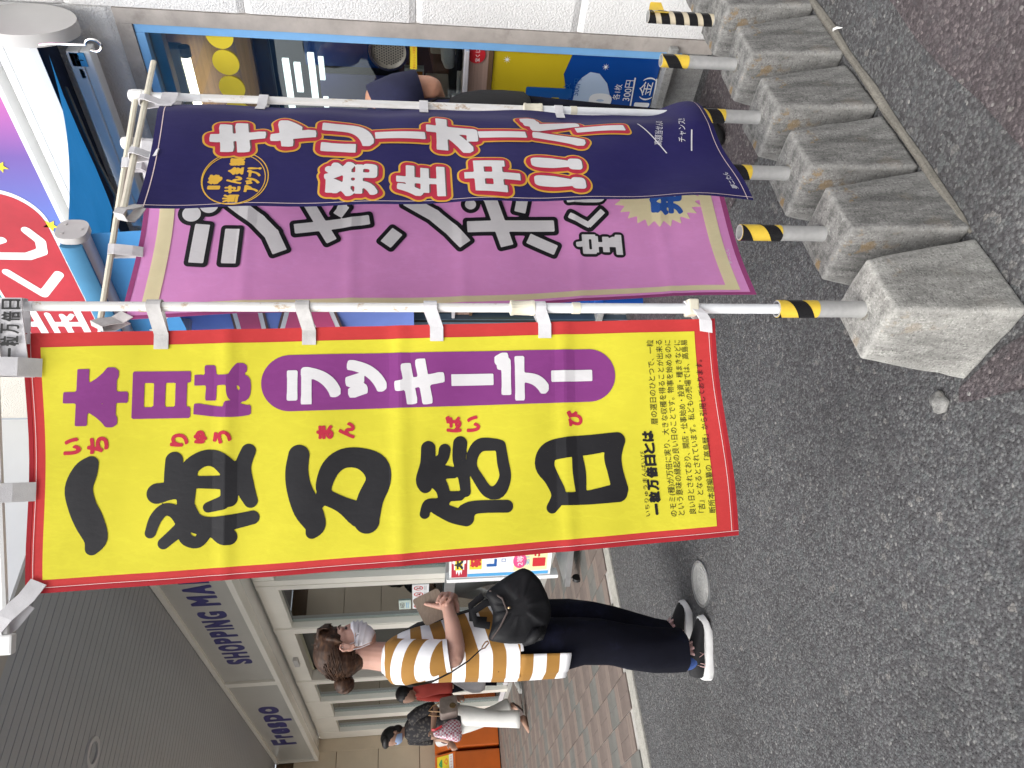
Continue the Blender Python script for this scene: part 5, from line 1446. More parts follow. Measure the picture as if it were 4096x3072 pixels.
K.band([(-.375, K.bul(-.375, 1.84) - .003, 1.842), (-.388, .034, 1.862), (-.395, .024, 1.884), (-.402, .018, 1.898), (-.410, .026, 1.898), (-.404, .040, 1.880), (-.385, .048, 1.852)], (.014, 0, .026), 'webbing_grey')
# ================================================================ PEOPLE
def stripe_mat(name, a, b):
    n = NT(name)
    at = n.n('ShaderNodeAttribute'); at.attribute_name = 'stripe'
    fr = n.n('ShaderNodeMath', operation='FRACT'); n.l(at.outputs['Fac'], fr.inputs[0])
    st = n.ramp(fr.outputs[0], [(.49, b), (.505, a)])
    nz = n.noise(9, 4); sh = n.ramp(nz.outputs['Fac'], [(.3, .93), (.7, 1.04)])
    n.base(n.mix(1.0, st, sh, 'MULTIPLY')); n.b.inputs['Roughness'].default_value = .8
    f = n.noise(26, 4, n.co((1, 1, .4)), .6); n.bump(f.outputs['Fac'], .35, .006)
    return n.m
M['stripe'] = stripe_mat('striped_jersey', (.30, .145, .022), (.80, .80, .82))
M['jersey_white'] = mat('jersey_white', (.80, .80, .82), .8, .05, 10)
M['denim'] = mat('dark_denim', (.0050, .0056, .0115), .9, .3, 5, .5, 500, spec=.15, dirt_or_sheen=((.013, .015, .036), 5, .52, .7), stretch=None)  # lighter navy patches put crease highlights into the denim colour
M['hair'] = None
hn = NT('brown_hair'); _a1 = hn.noise(60, 3, hn.co((.35, 1, 1))); hn.base(hn.ramp(_a1.outputs['Fac'], [(.3, (.016, .0085, .006)), (.55, (.05, .026, .016)), (.8, (.12, .062, .034))])); hn.b.inputs['Roughness'].default_value = .5; hn.b.inputs['Specular IOR Level'].default_value = .2; hn.bump(_a1.outputs['Fac'], .5, .003); M['hair'] = hn.m
M['black_hair'] = mat('black_hair', (.010, .009, .009), .5, .4, 40, .4, 90)
M['nylon'] = mat('black_nylon', (.0075, .0078, .0095), .6, .3, 8, .5, 40, spec=.28)
M['trim_brown'] = mat('brown_piping', (.075, .055, .05), .7, .1, 20)
M['gold'] = mat('pale_gold', (.72, .50, .28), .25, .05, 20, metal=1)
M['wallet'] = mat('taupe_wallet', (.21, .165, .125), .6, .2, 30, .5, 60, stretch=(1, 1, 4))
M['mask'] = mat('white_mask', (.74, .72, .75), .85, .05, 30, .2, 300)
M['shoe'] = mat('black_shoe_mesh', (.012, .012, .014), .8, .3, 60, .4, 500)
M['sole'] = mat('white_sole', (.76, .76, .75), .6, .08, 30, dirt_or_sheen=((.3, .28, .25), 40, .66, .5))
M['lace'] = mat('pink_lace', (.62, .40, .38), .8, .1, 40)
M['sock'] = mat('blue_sock', (.04, .085, .27), .9, .3, 60, .4, 300)
M['nail'] = mat('nail', (.66, .40, .34), .3, .05)

def eli(cx, cy, z, rx, ry, n=28, p=2.0, tx=0.0, ty=0.0):
    """horizontal super-ellipse ring, tilted by tx (dz/dx), ty (dz/dy)"""
    out = []
    for j in range(n):
        a = 2 * math.pi * j / n; c, s = math.cos(a), math.sin(a)
        x = rx * math.copysign(abs(c) ** (2 / p), c); y = ry * math.copysign(abs(s) ** (2 / p), s)
        out.append((cx + x, cy + y, z + tx * x + ty * y))
    return out

def set_stripe(o, fn):
    me = o.data; at = me.attributes.new('stripe', 'FLOAT', 'POINT')
    at.data.foreach_set('value', [fn(v.co) for v in me.vertices])

def fingers(g, base, dirs, r=.0072):
    for b, pts in zip(base, dirs): g.tube([b] + pts, [r * 1.08] + [r] * (len(pts) - 1) + [r * .82], n=10, round_ends=True)

# ------------------------------------------------ woman in striped tunic
W = empty('person', (1.0, 3.02, 0), R(-22), 'woman in ochre and white striped tunic, face mask and dark jeans holding a taupe wallet', 'person')
g = MB()
ry_ = Matrix.Rotation(R(14), 3, 'Y')
g.ell((.036, 0, 1.530), (.089, .072, .088))                      # skull
g.ell((.066, 0, 1.478), (.060, .055, .086), Matrix.Rotation(R(-8), 3, 'Y'))   # face
g.ell((.075, 0, 1.418), (.044, .042, .040))                      # jaw and chin
g.ell((.121, 0, 1.462), (.014, .012, .020)); g.tube([(.118, 0, 1.50), (.128, 0, 1.465)], [.008, .011], n=8)   # nose
g.ell((.106, .026, 1.515), (.016, .022, .010)); g.ell((.106, -.026, 1.515), (.016, .022, .010))   # brow ridge
g.tube([(.012, 0, 1.46), (.004, 0, 1.40), (-.004, 0, 1.34), (-.012, 0, 1.28)], [(.052, .056), (.050, .053), (.056, .058), (.09, .075)], n=18)   # neck
g.loft([eli(-.012, 0, 1.35, .05, .06), eli(-.012, 0, 1.315, .07, .13), eli(-.008, 0, 1.26, .09, .165), eli(-.0, 0, 1.15, .10, .15), eli(.01, 0, 1.0, .10, .135), eli(.01, 0, .88, .11, .155), eli(.01, 0, .80, .10, .15)])
for s in (1, -1):
    e = (.045, s * .0765, 1.487)
    g.ell(e, (.016, .007, .029), Matrix.Rotation(R(18), 3, 'Y'))
    g.tube([(.052 , s * .080, 1.470), (.038, s * .086, 1.482), (.032, s * .088, 1.500), (.042, s * .088, 1.514), (.056, s * .084, 1.512), (.058, s * .078, 1.500)], .0042, n=8)
    g.ell((.050, s * .079, 1.463), (.008, .005, .009))
# right arm (nearer the street) and hand
g.tube([(-.02, -.145, 1.285), (-.022, -.19, 1.21), (-.012, -.222, 1.12), (-.004, -.224, 1.076)], [.05, .045, .041, .039], n=16, round_ends=True)
g.tube([(-.004, -.224, 1.074), (.03, -.222, 1.068), (.075, -.212, 1.072), (.12, -.198, 1.078), (.16, -.176, 1.088), (.182, -.16, 1.094)], [.038, .037, .034, .030, .025, .023], n=16, round_ends=True)
g.tube([(.172, -.165, 1.090), (.190, -.148, 1.096), (.206, -.135, 1.098)], [(.017, .026), (.017, .030), (.014, .026)], n=14, round_ends=True, up=(0, 0, 1))
g.tube([(.178, -.150, 1.112), (.183, -.144, 1.135), (.189, -.140, 1.158), (.193, -.138, 1.178)], [.0125, .0105, .0088, .0072], n=12, round_ends=True)     # thumb along the wallet
for k, (x, z) in enumerate(((.212, 1.110), (.212, 1.098), (.210, 1.086), (.206, 1.075))):
    g.tube([(x, -.138, z), (x + .018, -.122, z + .002), (x + .012, -.104, z + .006), (x - .008, -.096, z + .012)], [.0082, .0080, .0074, .006], n=10, round_ends=True)
# left arm behind, its hand closed over the wrist
g.tube([(-.02, .145, 1.285), (-.018, .19, 1.21), (.0, .20, 1.11), (.012, .19, 1.075)], [.05, .045, .041, .038], n=16, round_ends=True)
g.tube([(.012, .19, 1.072), (.07, .11, 1.06), (.14, 0.0, 1.058), (.196, -.075, 1.068)], [.037, .033, .027, .022], n=16, round_ends=True)
g.tube([(.194, -.07, 1.068), (.214, -.10, 1.078), (.222, -.122, 1.088)], [(.016, .026), (.016, .033), (.013, .031)], n=14, round_ends=True, up=(0, 0, 1))
LF = (((.226, -.116, 1.112), [(.230, -.140, 1.110), (.219, -.163, 1.122), (.198, -.172, 1.134)], .0083),
      ((.224, -.118, 1.094), [(.229, -.146, 1.090), (.214, -.174, 1.103), (.192, -.182, 1.120)], .0085),
      ((.218, -.118, 1.076), [(.221, -.148, 1.070), (.207, -.177, 1.082), (.188, -.186, 1.097)], .0078))
for b, pts, r in LF: g.tube([b] + pts, [r * 1.05, r * 1.03, r, r * .8], n=10, round_ends=True)
g.tube([(.222, -.10, 1.112), (.228, -.104, 1.126), (.232, -.107, 1.140)], [.0092, .0088, .007], n=10, round_ends=True)
g.tube([(.205, -.105, 1.062), (.18, -.135, 1.052), (.160, -.150, 1.052)], [.011, .0095, .008], n=10, round_ends=True)
# legs and feet
for y, xs_ in ((-.085, (.005, .0, -.03, -.05)), (.10, (.04, .08, .05, .01))):
    g.tube([(xs_[0], y, .86), (xs_[1], y, .5), (xs_[2], y, .25), (xs_[3] - .03, y, .13)], [.085, .055, .05, .034], n=16)
body = fused(g, 'body', M['skin_face'], .0036, W, smooth_it=3)

# face: eyes, brows
g = MB()
for s in (1, -1): g.ell((.117, s * .029, 1.497), (.006, .013, .0045))
g.build('eye', M['black'], W, True, 'all')
g = MB()
for s in (1, -1): g.tube([(.128, s * .014, 1.521), (.124, s * .032, 1.526), (.112, s * .045, 1.521)], [.002, .0028, .0016], n=6)
g.build('eyebrow', M['hair'], W, True, True)
# hair: swept back into a knot
g = MB()
g.ell((.030, 0, 1.550), (.096, .082, .078), Matrix.Rotation(R(8), 3, 'Y'))
g.ell((-.008, 0, 1.512), (.068, .080, .084)); g.ell((-.006, 0, 1.462), (.046, .062, .056)); g.ell((.0, 0, 1.43), (.03, .045, .03))
g.ell((.072, 0, 1.590), (.056, .062, .030), Matrix.Rotation(R(26), 3, 'Y'))
for s in (1, -1):
    g.tube([(.082, s * .062, 1.560), (.076, s * .070, 1.530), (.064, s * .074, 1.505)], [(.014, .010), (.010, .007), (.004, .003)], n=8, round_ends=True)
for k in range(15):
    y = -.058 + .0083 * k; j = .004 * math.sin(k * 2.3)
    g.tube([(.085, y * .8, 1.605), (.118, y, 1.600 + j), (.134 - abs(y) * .2, y * 1.05, 1.582), (.136 - abs(y) * .35 + j * .5, y * 1.1, 1.556 + j)], [.0085, .0075, .0048, .0022], n=7, round_ends=True)
hair = fused(g, 'hair', M['hair'], .0038, W, smooth_it=2)
g = MB(); rh = random.Random(5)
for k in range(190):
    th = rh.uniform(-1.45, 1.45); el = rh.uniform(0, 1)
    # root along the hairline, swept back over the skull to the knot
    if el < .7:
        p0 = Vector((.105 - .055 * abs(th) ** 1.2 * .6, .074 * math.sin(th), 1.60 - .035 * abs(th) ** 2))
    else:
        s = 1 if th > 0 else -1; p0 = Vector((.04 - rh.uniform(0, .05), s * (.066), 1.44 + rh.uniform(0, .03)))
    kn = Vector((-.064, rh.uniform(-.012, .012), 1.508 + rh.uniform(-.012, .012)))
    cc = Vector((.012, 0, 1.525)); pts = []
    for i in range(8):
        s = i / 7; p = p0.lerp(kn, s); d = p - cc
        q = Vector((d.x / .094, d.y / .083, d.z / .088)); L = max(q.length, 1e-3)
        m = 1.015 + rh.uniform(0, .02) if s < .85 else max(L, .75)
        q = q / L * max(m, L if L > m else m) if s < .88 else q
        pts.append(cc + Vector((q.x * .094, q.y * .083, q.z * .088)))
    g.tube(pts, [.0008] + [.0017] * 6 + [.0010], n=4)
for k in range(16):
    a = rh.uniform(-1.2, 1.2); g.tube([(.06 * math.cos(a) + .02, .06 * math.sin(a), 1.612), (.07 * math.cos(a) + .02, .072 * math.sin(a), 1.628), (.08 * math.cos(a) + .02, .08 * math.sin(a), 1.622)], .0005, n=3)
g.build('hair_strand', M['hair'], hair, smooth='all', kind='stuff') if False else tag(link('hair_strand', g.mesh('hair_strand', M['hair'], 'all'), W, True), kind='stuff')
g = MB(); g.ell((-.098, 0, 1.504), (.034, .038, .037))
for k in range(9):
    a0 = k * .7
    g.tube([(-.098 + .030 * math.cos(a0 + t * .9) * (1 - .1 * t), .037 * math.sin(a0 * 1.3 + t * .8), 1.504 + .036 * math.sin(a0 + t * .9)) for t in (0, .5, 1, 1.5, 2, 2.5)], [.004, .008, .009, .009, .007, .003], n=7)
fused(g, 'hair_bun', M['hair'], .004, W, smooth_it=1)
MB().tube([(-.066, .030 * math.cos(a), 1.508 + .034 * math.sin(a)) for a in [2 * math.pi * k / 20 for k in range(21)]], .0042, n=8, cap=False).build('hair_tie', M['black'], W, True, True)
MB().tube([(-.050, -.020, 1.548), (-.060, -.030, 1.530), (-.066, -.034, 1.510)], [(.003, .006)] * 3, n=8).build('hair_clip', M['white_plastic'], W, True, True)
# mask and its loops
rings = []
for z, xf, w_, xb, pl in ((1.480, .134, .043, .060, 0), (1.468, .138, .050, .052, .003), (1.464, .138, .053, .049, -.003), (1.452, .140, .056, .047, .004), (1.448, .139, .057, .046, -.003), (1.435, .137, .057, .045, .004), (1.431, .135, .057, .045, -.003), (1.418, .129, .056, .046, .003), (1.414, .126, .055, .047, -.002), (1.400, .115, .051, .052, 0), (1.390, .103, .046, .056, 0), (1.382, .09, .04, .058, 0)):
    row = []
    for k in range(23):
        a = R(-92 + 184 * k / 22); c_ = max(0.0, math.cos(a))
        row.append((xb + (xf + pl * 1.4 - xb) * c_ ** .85, (w_ + pl) * math.sin(a), z + .010 * (1 - c_) * (-1 if z > 1.45 else 1.4)))
    rings.append(row)
g = MB(); g.loft(rings, False, False, close=False); mk = g.mesh('face_mask', M['mask'], 'all')
o = link('face_mask', mk, W, True); md = o.modifiers.new('t', 'SOLIDIFY'); md.thickness = .0015
for s in (1, -1):
    MB().tube([(.062, s * .062, 1.462), (.05, s * .078, 1.492), (.044, s * .084, 1.513)], .0017, n=6).build('mask_loop', M['mask'], W, True, True)
    MB().tube([(.052, s * .056, 1.400), (.040, s * .070, 1.435), (.036, s * .080, 1.462)], .0017, n=6).build('mask_loop', M['mask'], W, True, True)

# tunic
def fold(x, y, z, amp): return amp * math.sin(14 * math.atan2(y, x) + 5 * z) * max(0, 1.25 - z)
TR_ = [(1.352, -.010, .052, .062, -.30), (1.335, -.014, .072, .098, -.22), (1.312, -.014, .086, .140, -.12), (1.275, -.010, .098, .172, -.05), (1.22, -.004, .108, .172, .04), (1.16, .002, .114, .160, .10), (1.09, .008, .121, .162, .14), (1.02, .018, .134, .170, .20), (.95, .026, .146, .184, .24), (.88, .022, .146, .200, .26), (.815, .014, .140, .208, .18)]
g = MB(); rings = []
for z, cx, rx, ry2, tl in TR_:
    r = eli(cx, 0, z, rx, ry2, 56, 2.2); rings.append([(x + fold(x, y, z, .012), y * (1 + fold(x, y, z, .03)), zz + tl * .25 * max(0, x)) for x, y, zz in r])
g.loft(rings, False, False)
tun = link('tunic', g.mesh('tunic', M['stripe'], 'all'), W, True)
PERI = .1045
set_stripe(tun, lambda c: (c.z - .30 * max(0, c.x) * (1 if c.z < 1.2 else .2) - (c.z > 1.26) * .0) / PERI + .18)
# longer back tail below the side slits
g = MB(); rings = []
for k in range(9):
    s = k / 8; z = .818 - .2 * s; row = []
    for j in range(25):
        a = R(98 + 164 * j / 24); rx, ry2 = .134 - .012 * s, .210 - .002 * s
        row.append((.008 - .006 * s + rx * math.cos(a) + .006 * math.sin(9 * a) * s, ry2 * math.sin(a), z - .004 * math.sin(6 * a)))
    rings.append(row)
g.loft(rings, False, False, close=False)
tail = link('tunic_tail', g.mesh('tunic_tail', M['stripe'], 'all'), W, True); set_stripe(tail, lambda c: (c.z) / PERI + .18)
tail.modifiers.new('t', 'SOLIDIFY').thickness = .002
for s in (-1, 1):
    g = MB(); P_ = [(-.014, s * .125, 1.295), (-.016, s * .165, 1.255), (-.010, s * .197, 1.20), (-.002, s * .216, 1.145), (.001, s * .222, 1.098)]; rr_ = [(.062, .085), (.066, .084), (.064, .076), (.058, .066), (.053, .058)]
    g.tube(P_, rr_, n=28, cap=False, up=(1, 0, 0))
    sl = link('sleeve', g.mesh('sleeve', M['stripe'], 'all'), W, True); set_stripe(sl, lambda c: (c.z * .80 - abs(c.y) * .55 + .25 * c.x) / PERI + .52)
    MB().tube([(.001, s * .222, 1.110), (.003, s * .2235, 1.093)], [(.0555, .061), (.055, .060)], n=28, cap=False, up=(1, 0, 0)).build('cuff', M['jersey_white'], W, True, 'all')
MB().tube([(-.010 + .0535 * math.cos(a), .063 * math.sin(a), 1.352 - .0 - .30 * .25 * max(0, .0535 * math.cos(a))) for a in [2 * math.pi * k / 28 for k in range(29)]], .003, n=6, cap=False).build('collar', M['jersey_white'], W, True, True)
MB().tube([(.014 + .139 * math.cos(a), .207 * math.sin(a), .812 + .045 * max(0, math.cos(a))) for a in [R(-96 + 192 * k / 24) for k in range(25)]], [(.003, .011)] * 25, n=6).build('hem', M['jersey_white'], W, True, True)

# wide dark jeans
def leg(y, P_):
    rr = []
    for z, cx, rx, ry2 in P_:
        r = eli(cx, y, z, rx, ry2, 32, 2.2); rr.append([(x + .005 * math.sin(5 * math.atan2(yy - y, x - cx) + 11 * z), yy + .004 * math.sin(4 * math.atan2(yy - y, x - cx) + 16 * z), zz) for x, yy, zz in r])
    return rr
g = MB()
g.loft(leg(-.082, [(.90, .012, .115, .09), (.80, .012, .118, .098), (.72, .008, .108, .10), (.64, .010, .100, .098), (.545, .018, .090, .094), (.45, .010, .092, .092), (.354, -.016, .090, .090), (.25, -.034, .088, .092), (.17, -.040, .084, .09), (.118, -.041, .083, .09)]), True, False)
g.build('trouser_leg', M['denim'], W, True, 'all')
g = MB()
g.loft(leg(.095, [(.90, .03, .115, .09), (.80, .05, .118, .098), (.72, .072, .110, .10), (.64, .084, .100, .098), (.545, .09, .092, .094), (.45, .082, .09, .092), (.354, .055, .088, .090), (.25, .022, .084, .088), (.17, .0, .080, .086), (.112, -.012, .078, .085)]), True, False)
g.build('trouser_leg', M['denim'], W, True, 'all')
# trainers
def shoe(hx, hy, tx_, ty_):
    h, t_ = Vector((hx, hy, 0)), Vector((tx_, ty_, 0)); d = (t_ - h); L = d.length; d.normalize(); sd_ = Vector((-d.y, d.x, 0))
    def sec(s, w, z0, z1, n=16, bul=1.0):
        c = h + d * (L * s); out = []
        for k in range(n):
            a = 2 * math.pi * k / n; out.append(c + sd_ * (w * math.cos(a)) + Vector((0, 0, (z0 + z1) / 2 + (z1 - z0) / 2 * math.sin(a))))
        return out
    u = MB().loft([sec(*q) for q in ((.02, .012, .03, .07), (.06, .028, .022, .092), (.16, .034, .02, .096), (.30, .036, .02, .100), (.42, .037, .02, .112), (.52, .039, .02, .098), (.62, .041, .02, .080), (.74, .042, .02, .066), (.88, .036, .02, .052), (.96, .024, .02, .042), (.995, .008, .024, .034))])
    up_ = u.build('shoe', M['shoe'], W, True, 'all')
    out = [];
    g = MB(); rings = []
    for z, k in ((.0, .96), (.006, 1.02), (.020, 1.0), (.030, .97)):
        row = []
        for s, w in ((-.02, .012), (.02, .030), (.12, .038), (.35, .037), (.60, .045), (.80, .046), (.93, .034), (1.0, .014), (1.015, 0)):
            row.append((s, w))
        pts = [(s, w) for s, w in row] + [(s, -w) for s, w in row[::-1][1:]]
        hz = lambda s: z + (.014 * max(0, .35 - s) / .35 if z > .01 else 0) + (.012 * max(0, s - .85) / .15)
        rings.append([h + d * (L * (.5 + (s - .5) * k)) + sd_ * (w * k) + Vector((0, 0, hz(s))) for s, w in pts])
    g.loft(rings); tag(link('sole', g.mesh('sole', M['sole'], True), W, True))
    for k in range(5):
        s = .46 + .065 * k; zt = .108 - .06 * (s - .4) / .3
        c = h + d * (L * s)
        link('lace', MB().tube([c + sd_ * -.030 + Vector((0, 0, zt - .016)), c + sd_ * -.012 + d * .008 + Vector((0, 0, zt + .001)), c + sd_ * .012 + d * .012 + Vector((0, 0, zt + .001)), c + sd_ * .030 + d * .006 + Vector((0, 0, zt - .016))], [(.006, .003)] * 4, n=6).mesh('lace', M['lace'], True), W, True)
    c = h + d * (L * .50) - sd_ * .024 + Vector((0, 0, .100))
    for a in (-1.9, -1.2, -.5, .4):
        dv_ = d * math.cos(a) + sd_ * math.sin(a)
        link('lace', MB().tube([c, c + dv_ * .022 + Vector((0, 0, .010)), c + dv_ * .040 + Vector((0, 0, -.010)), c + dv_ * .020 + Vector((0, 0, -.012)), c], [(.0055, .003)] * 5, n=6).mesh('lace', M['lace'], True), W, True)
    # emblem strokes on the outer side
    e = lambda s, z: h + d * (L * s) - sd_ * (.0372 + .006 * (s - .3) - max(0, z - .055) * .28) + Vector((0, 0, z))
    for q in (((.26, .036), (.31, .084), (.43, .040), (.48, .080)), ((.215, .038), (.265, .084))):
        link('emblem', MB().tube([e(*p) for p in q], .0022, n=6).mesh('emblem', M['lace'], True), W, True)
    link('sock', MB().tube([h + d * .075 + Vector((0, 0, .055)), h + d * .072 + Vector((0, 0, .10)), h + d * .08 + Vector((0, 0, .19))], [(.036, .033), (.034, .038), (.034, .040)], n=18, up=tuple(sd_)).mesh('sock', M['sock'], True), W, True)
shoe(-.160, -.058, .088, -.100)
shoe(-.055, .150, .150, .105)

# wallet held in front
wl = empty('wallet', (1.0, 3.02, 0), R(-22), 'taupe crinkled leather wallet held open by the woman in the striped tunic', 'wallet')
c4 = [Vector((.108, -.124, 1.178)), Vector((.212, -.124, 1.232)), Vector((.252, -.122, 1.150)), Vector((.150, -.122, 1.075))]
ex = (c4[1] - c4[0]); ey = (c4[3] - c4[0]); nz_ = ex.cross(ey).normalized()
lx, ly = ex.length, ey.length; ex.normalize(); ey.normalize()
def slab(o0, o1, grow=0.0, rad=.012):
    g = MB(); P2 = rounded(-grow, lx + grow, -grow, ly + grow, rad, 4)
    g.prism(P2, lambda p, h: c4[0] + ex * p[0] + ey * p[1] + nz_ * h, o0, o1); return g
slab(-.010, -.003).build('cover', M['wallet'], wl, True, True)
slab(-.0025, .0015, -.004).build('lining', M['black'], wl, True, True)
slab(.002, .009).build('cover', M['wallet'], wl, True, True)

# shoulder bag
bg_ = empty('shoulder_bag', (1.0, 3.02, 0), R(-22), 'slouchy black nylon shoulder bag with brown piping on the woman in the striped tunic', 'bag')
ol = [(.048, .945), (.095, .928), (.14, .918), (.185, .930), (.226, .947), (.270, .885), (.316, .795), (.300, .755), (.262, .722), (.187, .692), (.14, .688), (.092, .700), (.050, .728), (.028, .79), (.030, .865)]
def cut(P, k):
    for _ in range(k):
        Q_ = []
        for a, b in zip(P, P[1:] + P[:1]): Q_ += [(a[0] * .82 + b[0] * .18, a[1] * .82 + b[1] * .18), (a[0] * .18 + b[0] * .82, a[1] * .18 + b[1] * .82)]
        P = Q_
    return P
ol = cut(ol, 2)
cx_, cz_ = .165, .82
from mathutils import noise as _nz
def wr(x, y, z): return _nz.noise(Vector((x * 22 + z * 9, y * 8, z * 11 - x * 8))) * .012 + _nz.noise(Vector((x * 50, y * 20, z * 28))) * .005
g = MB(); rings = []
for y, k in ((-.262, .25), (-.262, .42), (-.261, .60), (-.258, .78), (-.248, .91), (-.235, .98), (-.218, 1.0), (-.20, .97), (-.185, .85), (-.178, .5)):
    rings.append([(cx_ + (x - cx_) * k, y - wr(x, y, z) * (.0 if k < .3 else .8 if k < .5 else 1.2 if k < .95 else .3) + (-.012 if k < .6 else 0) * (1 if z < .86 else .2), cz_ + (z - cz_) * k + .4 * wr(x, y, z)) for x, z in ol])
g.loft(rings); b_ = link('bag_body', g.mesh('bag_body', M['nylon'], 'all'), bg_, True)
MB().tube([(.052, -.240, .930), (.10, -.262, .895), (.15, -.274, .868), (.20, -.268, .885), (.232, -.240, .93)], [(.004, .004)] * 5, n=8).build('piping', M['trim_brown'], bg_, True, True)
MB().tube([(.10, -.2, .93), (.11, -.205, .985), (.155, -.205, .995), (.185, -.2, .945), (.19, -.2, .92)], [(.014, .003)] * 5, n=8, up=(0, 1, 0)).build('handle', M['nylon'], bg_, True, True)
MB().tube([(.12, -.17, .94), (.13, -.175, 1.0), (.18, -.17, 1.0), (.215, -.17, .95)], [(.013, .003)] * 4, n=8, up=(0, 1, 0)).build('handle', M['nylon'], bg_, True, True)
MB().ell((.165, -.284, .862), (.005, .004, .006)).build('stud', M['gold'], bg_, True, True)
MB().tube([(.028, -.21, .80), (.045, -.245, .775), (.065, -.262, .760), (.075, -.255, .735), (.05, -.235, .74), (.04, -.23, .765)], [.012, .02, .022, .02, .016, .01], n=10).build('knot', M['nylon'], bg_, True, 'all')
g = MB(); g.tube([(.046, -.232, .944), (.042, -.236, .955), (.028, -.238, .966), (.018, -.238, .97), (.022, -.236, .956), (.038, -.234, .942), (.046, -.232, .944)], .0028, n=8)
g.build('clasp', M['gold'], bg_, True, True)
MB().tube([(.018, -.238, .972), (-.02, -.238, 1.02), (-.058, -.218, 1.085), (-.092, -.168, 1.155), (-.112, -.07, 1.235), (-.085, .03, 1.315), (-.03, .085, 1.345), (.03, .07, 1.335), (.066, .03, 1.29), (.11, -.02, 1.205), (.137, -.06, 1.10), (.16, -.11, 1.0), (.175, -.165, .95)], [(.014, .0022)] * 10 + [(.006, .002)] * 3, n=8, up=None).build('strap', M['nylon'], bg_, True, True)

# ------------------------------------------------ woman in patterned blouse, walking
def blouse_mat():
    n = NT('floral_blouse'); a = n.n('ShaderNodeTexVoronoi', feature='F1'); a.inputs['Scale'].default_value = 26
    w = n.noise(9, 3); ad = n.n('ShaderNodeVectorMath', operation='MULTIPLY_ADD'); n.l(w.outputs['Color'], ad.inputs[0]); ad.inputs[1].default_value = (.08, .08, .08); n.l(n.co(), ad.inputs[2]); n.l(ad.outputs[0], a.inputs['Vector'])
    b = n.noise(48, 4, None, .7)
    c = n.ramp(a.outputs['Distance'], [(.1, (.13, .115, .10)), (.35, (.05, .045, .042)), (.5, (.014, .013, .016))])
    f = n.ramp(b.outputs['Fac'], [(.5, 0.0), (.6, .8)])
    n.base(n.mix(f, c, (.018, .017, .022))); n.b.inputs['Roughness'].default_value = .8
    return n.m
M['blouse'] = blouse_mat()
M['white_trousers'] = mat('white_trousers', (.74, .74, .71), .85, .06, 8, .3, 30)
M['red_cloth'] = mat('red_cardigan', (.30, .028, .018), .85, .15, 7, .3, 30)
M['blue_mask'] = mat('pale_blue_mask', (.34, .45, .68), .85, .05)
V = empty('person', (2.10, 8.60, 0), R(208), 'woman with short black hair in dark patterned blouse and white trousers walking', 'person')
g = MB()
g.ell((.02, 0, 1.475), (.088, .073, .10)); g.ell((.05, 0, 1.43), (.055, .055, .075)); g.ell((.105, 0, 1.435), (.012, .012, .018))
g.tube([(.0, 0, 1.41), (-.02, 0, 1.34), (-.03, 0, 1.28)], [.05, .05, .07], n=14)
g.loft([eli(-.03, 0, 1.32, .06, .08), eli(-.03, 0, 1.27, .09, .16), eli(-.02, 0, 1.15, .10, .15), eli(-.0, 0, 1.0, .10, .14), eli(.0, 0, .85, .11, .16), eli(0, 0, .78, .1, .15)])
for s in (1, -1): g.ell((.02, s * .076, 1.45), (.016, .007, .028))
def simple_hand(g, w, d, up, s=1.0):
    """palm and five curled fingers from wrist w along d; up points to the thumb side"""
    w, d, up = Vector(w), Vector(d).normalized(), Vector(up).normalized(); n_ = d.cross(up)
    g.tube([w, w + d * .045, w + d * .085], [(.016, .026), (.016, .036), (.014, .034)], n=12, round_ends=True, up=up)
    for k in range(4):
        b = w + d * .085 + up * (.027 - .018 * k); L = (.036, .041, .038, .029)[k]
        g.tube([b, b + d * L * .55 + n_ * .006, b + d * L * .75 + n_ * .022, b + d * L * .5 + n_ * .034], [.0085, .0082, .0076, .006], n=8, round_ends=True)
    b = w + d * .03 + up * .026; g.tube([b, b + up * .022 + d * .022, b + up * .026 + d * .05 + n_ * .012], [.012, .0095, .007], n=8, round_ends=True)
# left arm (camera side) bent forward, the hand holding the bags
g.tube([(-.03, .155, 1.25), (-.045, .20, 1.12), (-.02, .215, 1.02)], [.048, .042, .038], n=14, round_ends=True)
g.tube([(-.02, .215, 1.02), (.09, .205, 1.03), (.20, .18, 1.045)], [.037, .032, .024], n=14, round_ends=True)
simple_hand(g, (.20, .18, 1.045), (1, -.1, -.12), (0, .2, 1))
g.tube([(-.03, -.155, 1.25), (-.02, -.20, 1.12), (.0, -.21, 1.0)], [.048, .042, .038], n=14, round_ends=True)
g.tube([(.0, -.21, 1.0), (.05, -.20, .92), (.12, -.18, .86)], [.037, .03, .024], n=14, round_ends=True)
simple_hand(g, (.12, -.18, .86), (1, 0, -.5), (0, -.2, 1))
g.tube([(.0, .08, .86), (.08, .08, .48), (.125, .08, .09)], [.085, .06, .04], n=14); g.tube([(.12, .08, .05), (.20, .08, .035), (.27, .075, .02)], [(.032, .04), (.034, .03), (.034, .016)], n=12, round_ends=True)
g.tube([(.0, -.08, .86), (-.06, -.08, .50), (-.20, -.08, .15)], [.085, .06, .04], n=14); g.tube([(-.215, -.08, .12), (-.17, -.08, .06), (-.11, -.08, .018)], [(.032, .036), (.034, .028), (.034, .014)], n=12, round_ends=True)
for k in range(5):
    g.tube([(.262, .055 + .012 * k, .016), (.288 - .006 * abs(k - 1), .053 + .012 * k, .012)], [.009, .007], n=8, round_ends=True)
fused(g, 'body', M['skin_far'], .0055, V, smooth_it=2)
g = MB(); g.ell((-.005, 0, 1.50), (.105, .094, .102)); g.ell((-.03, 0, 1.43), (.07, .085, .075)); g.ell((.058, 0, 1.545), (.055, .082, .040), Matrix.Rotation(R(20), 3, 'Y'))
fused(g, 'hair', M['black_hair'], .006, V, smooth_it=1)
g = MB(); rings = []
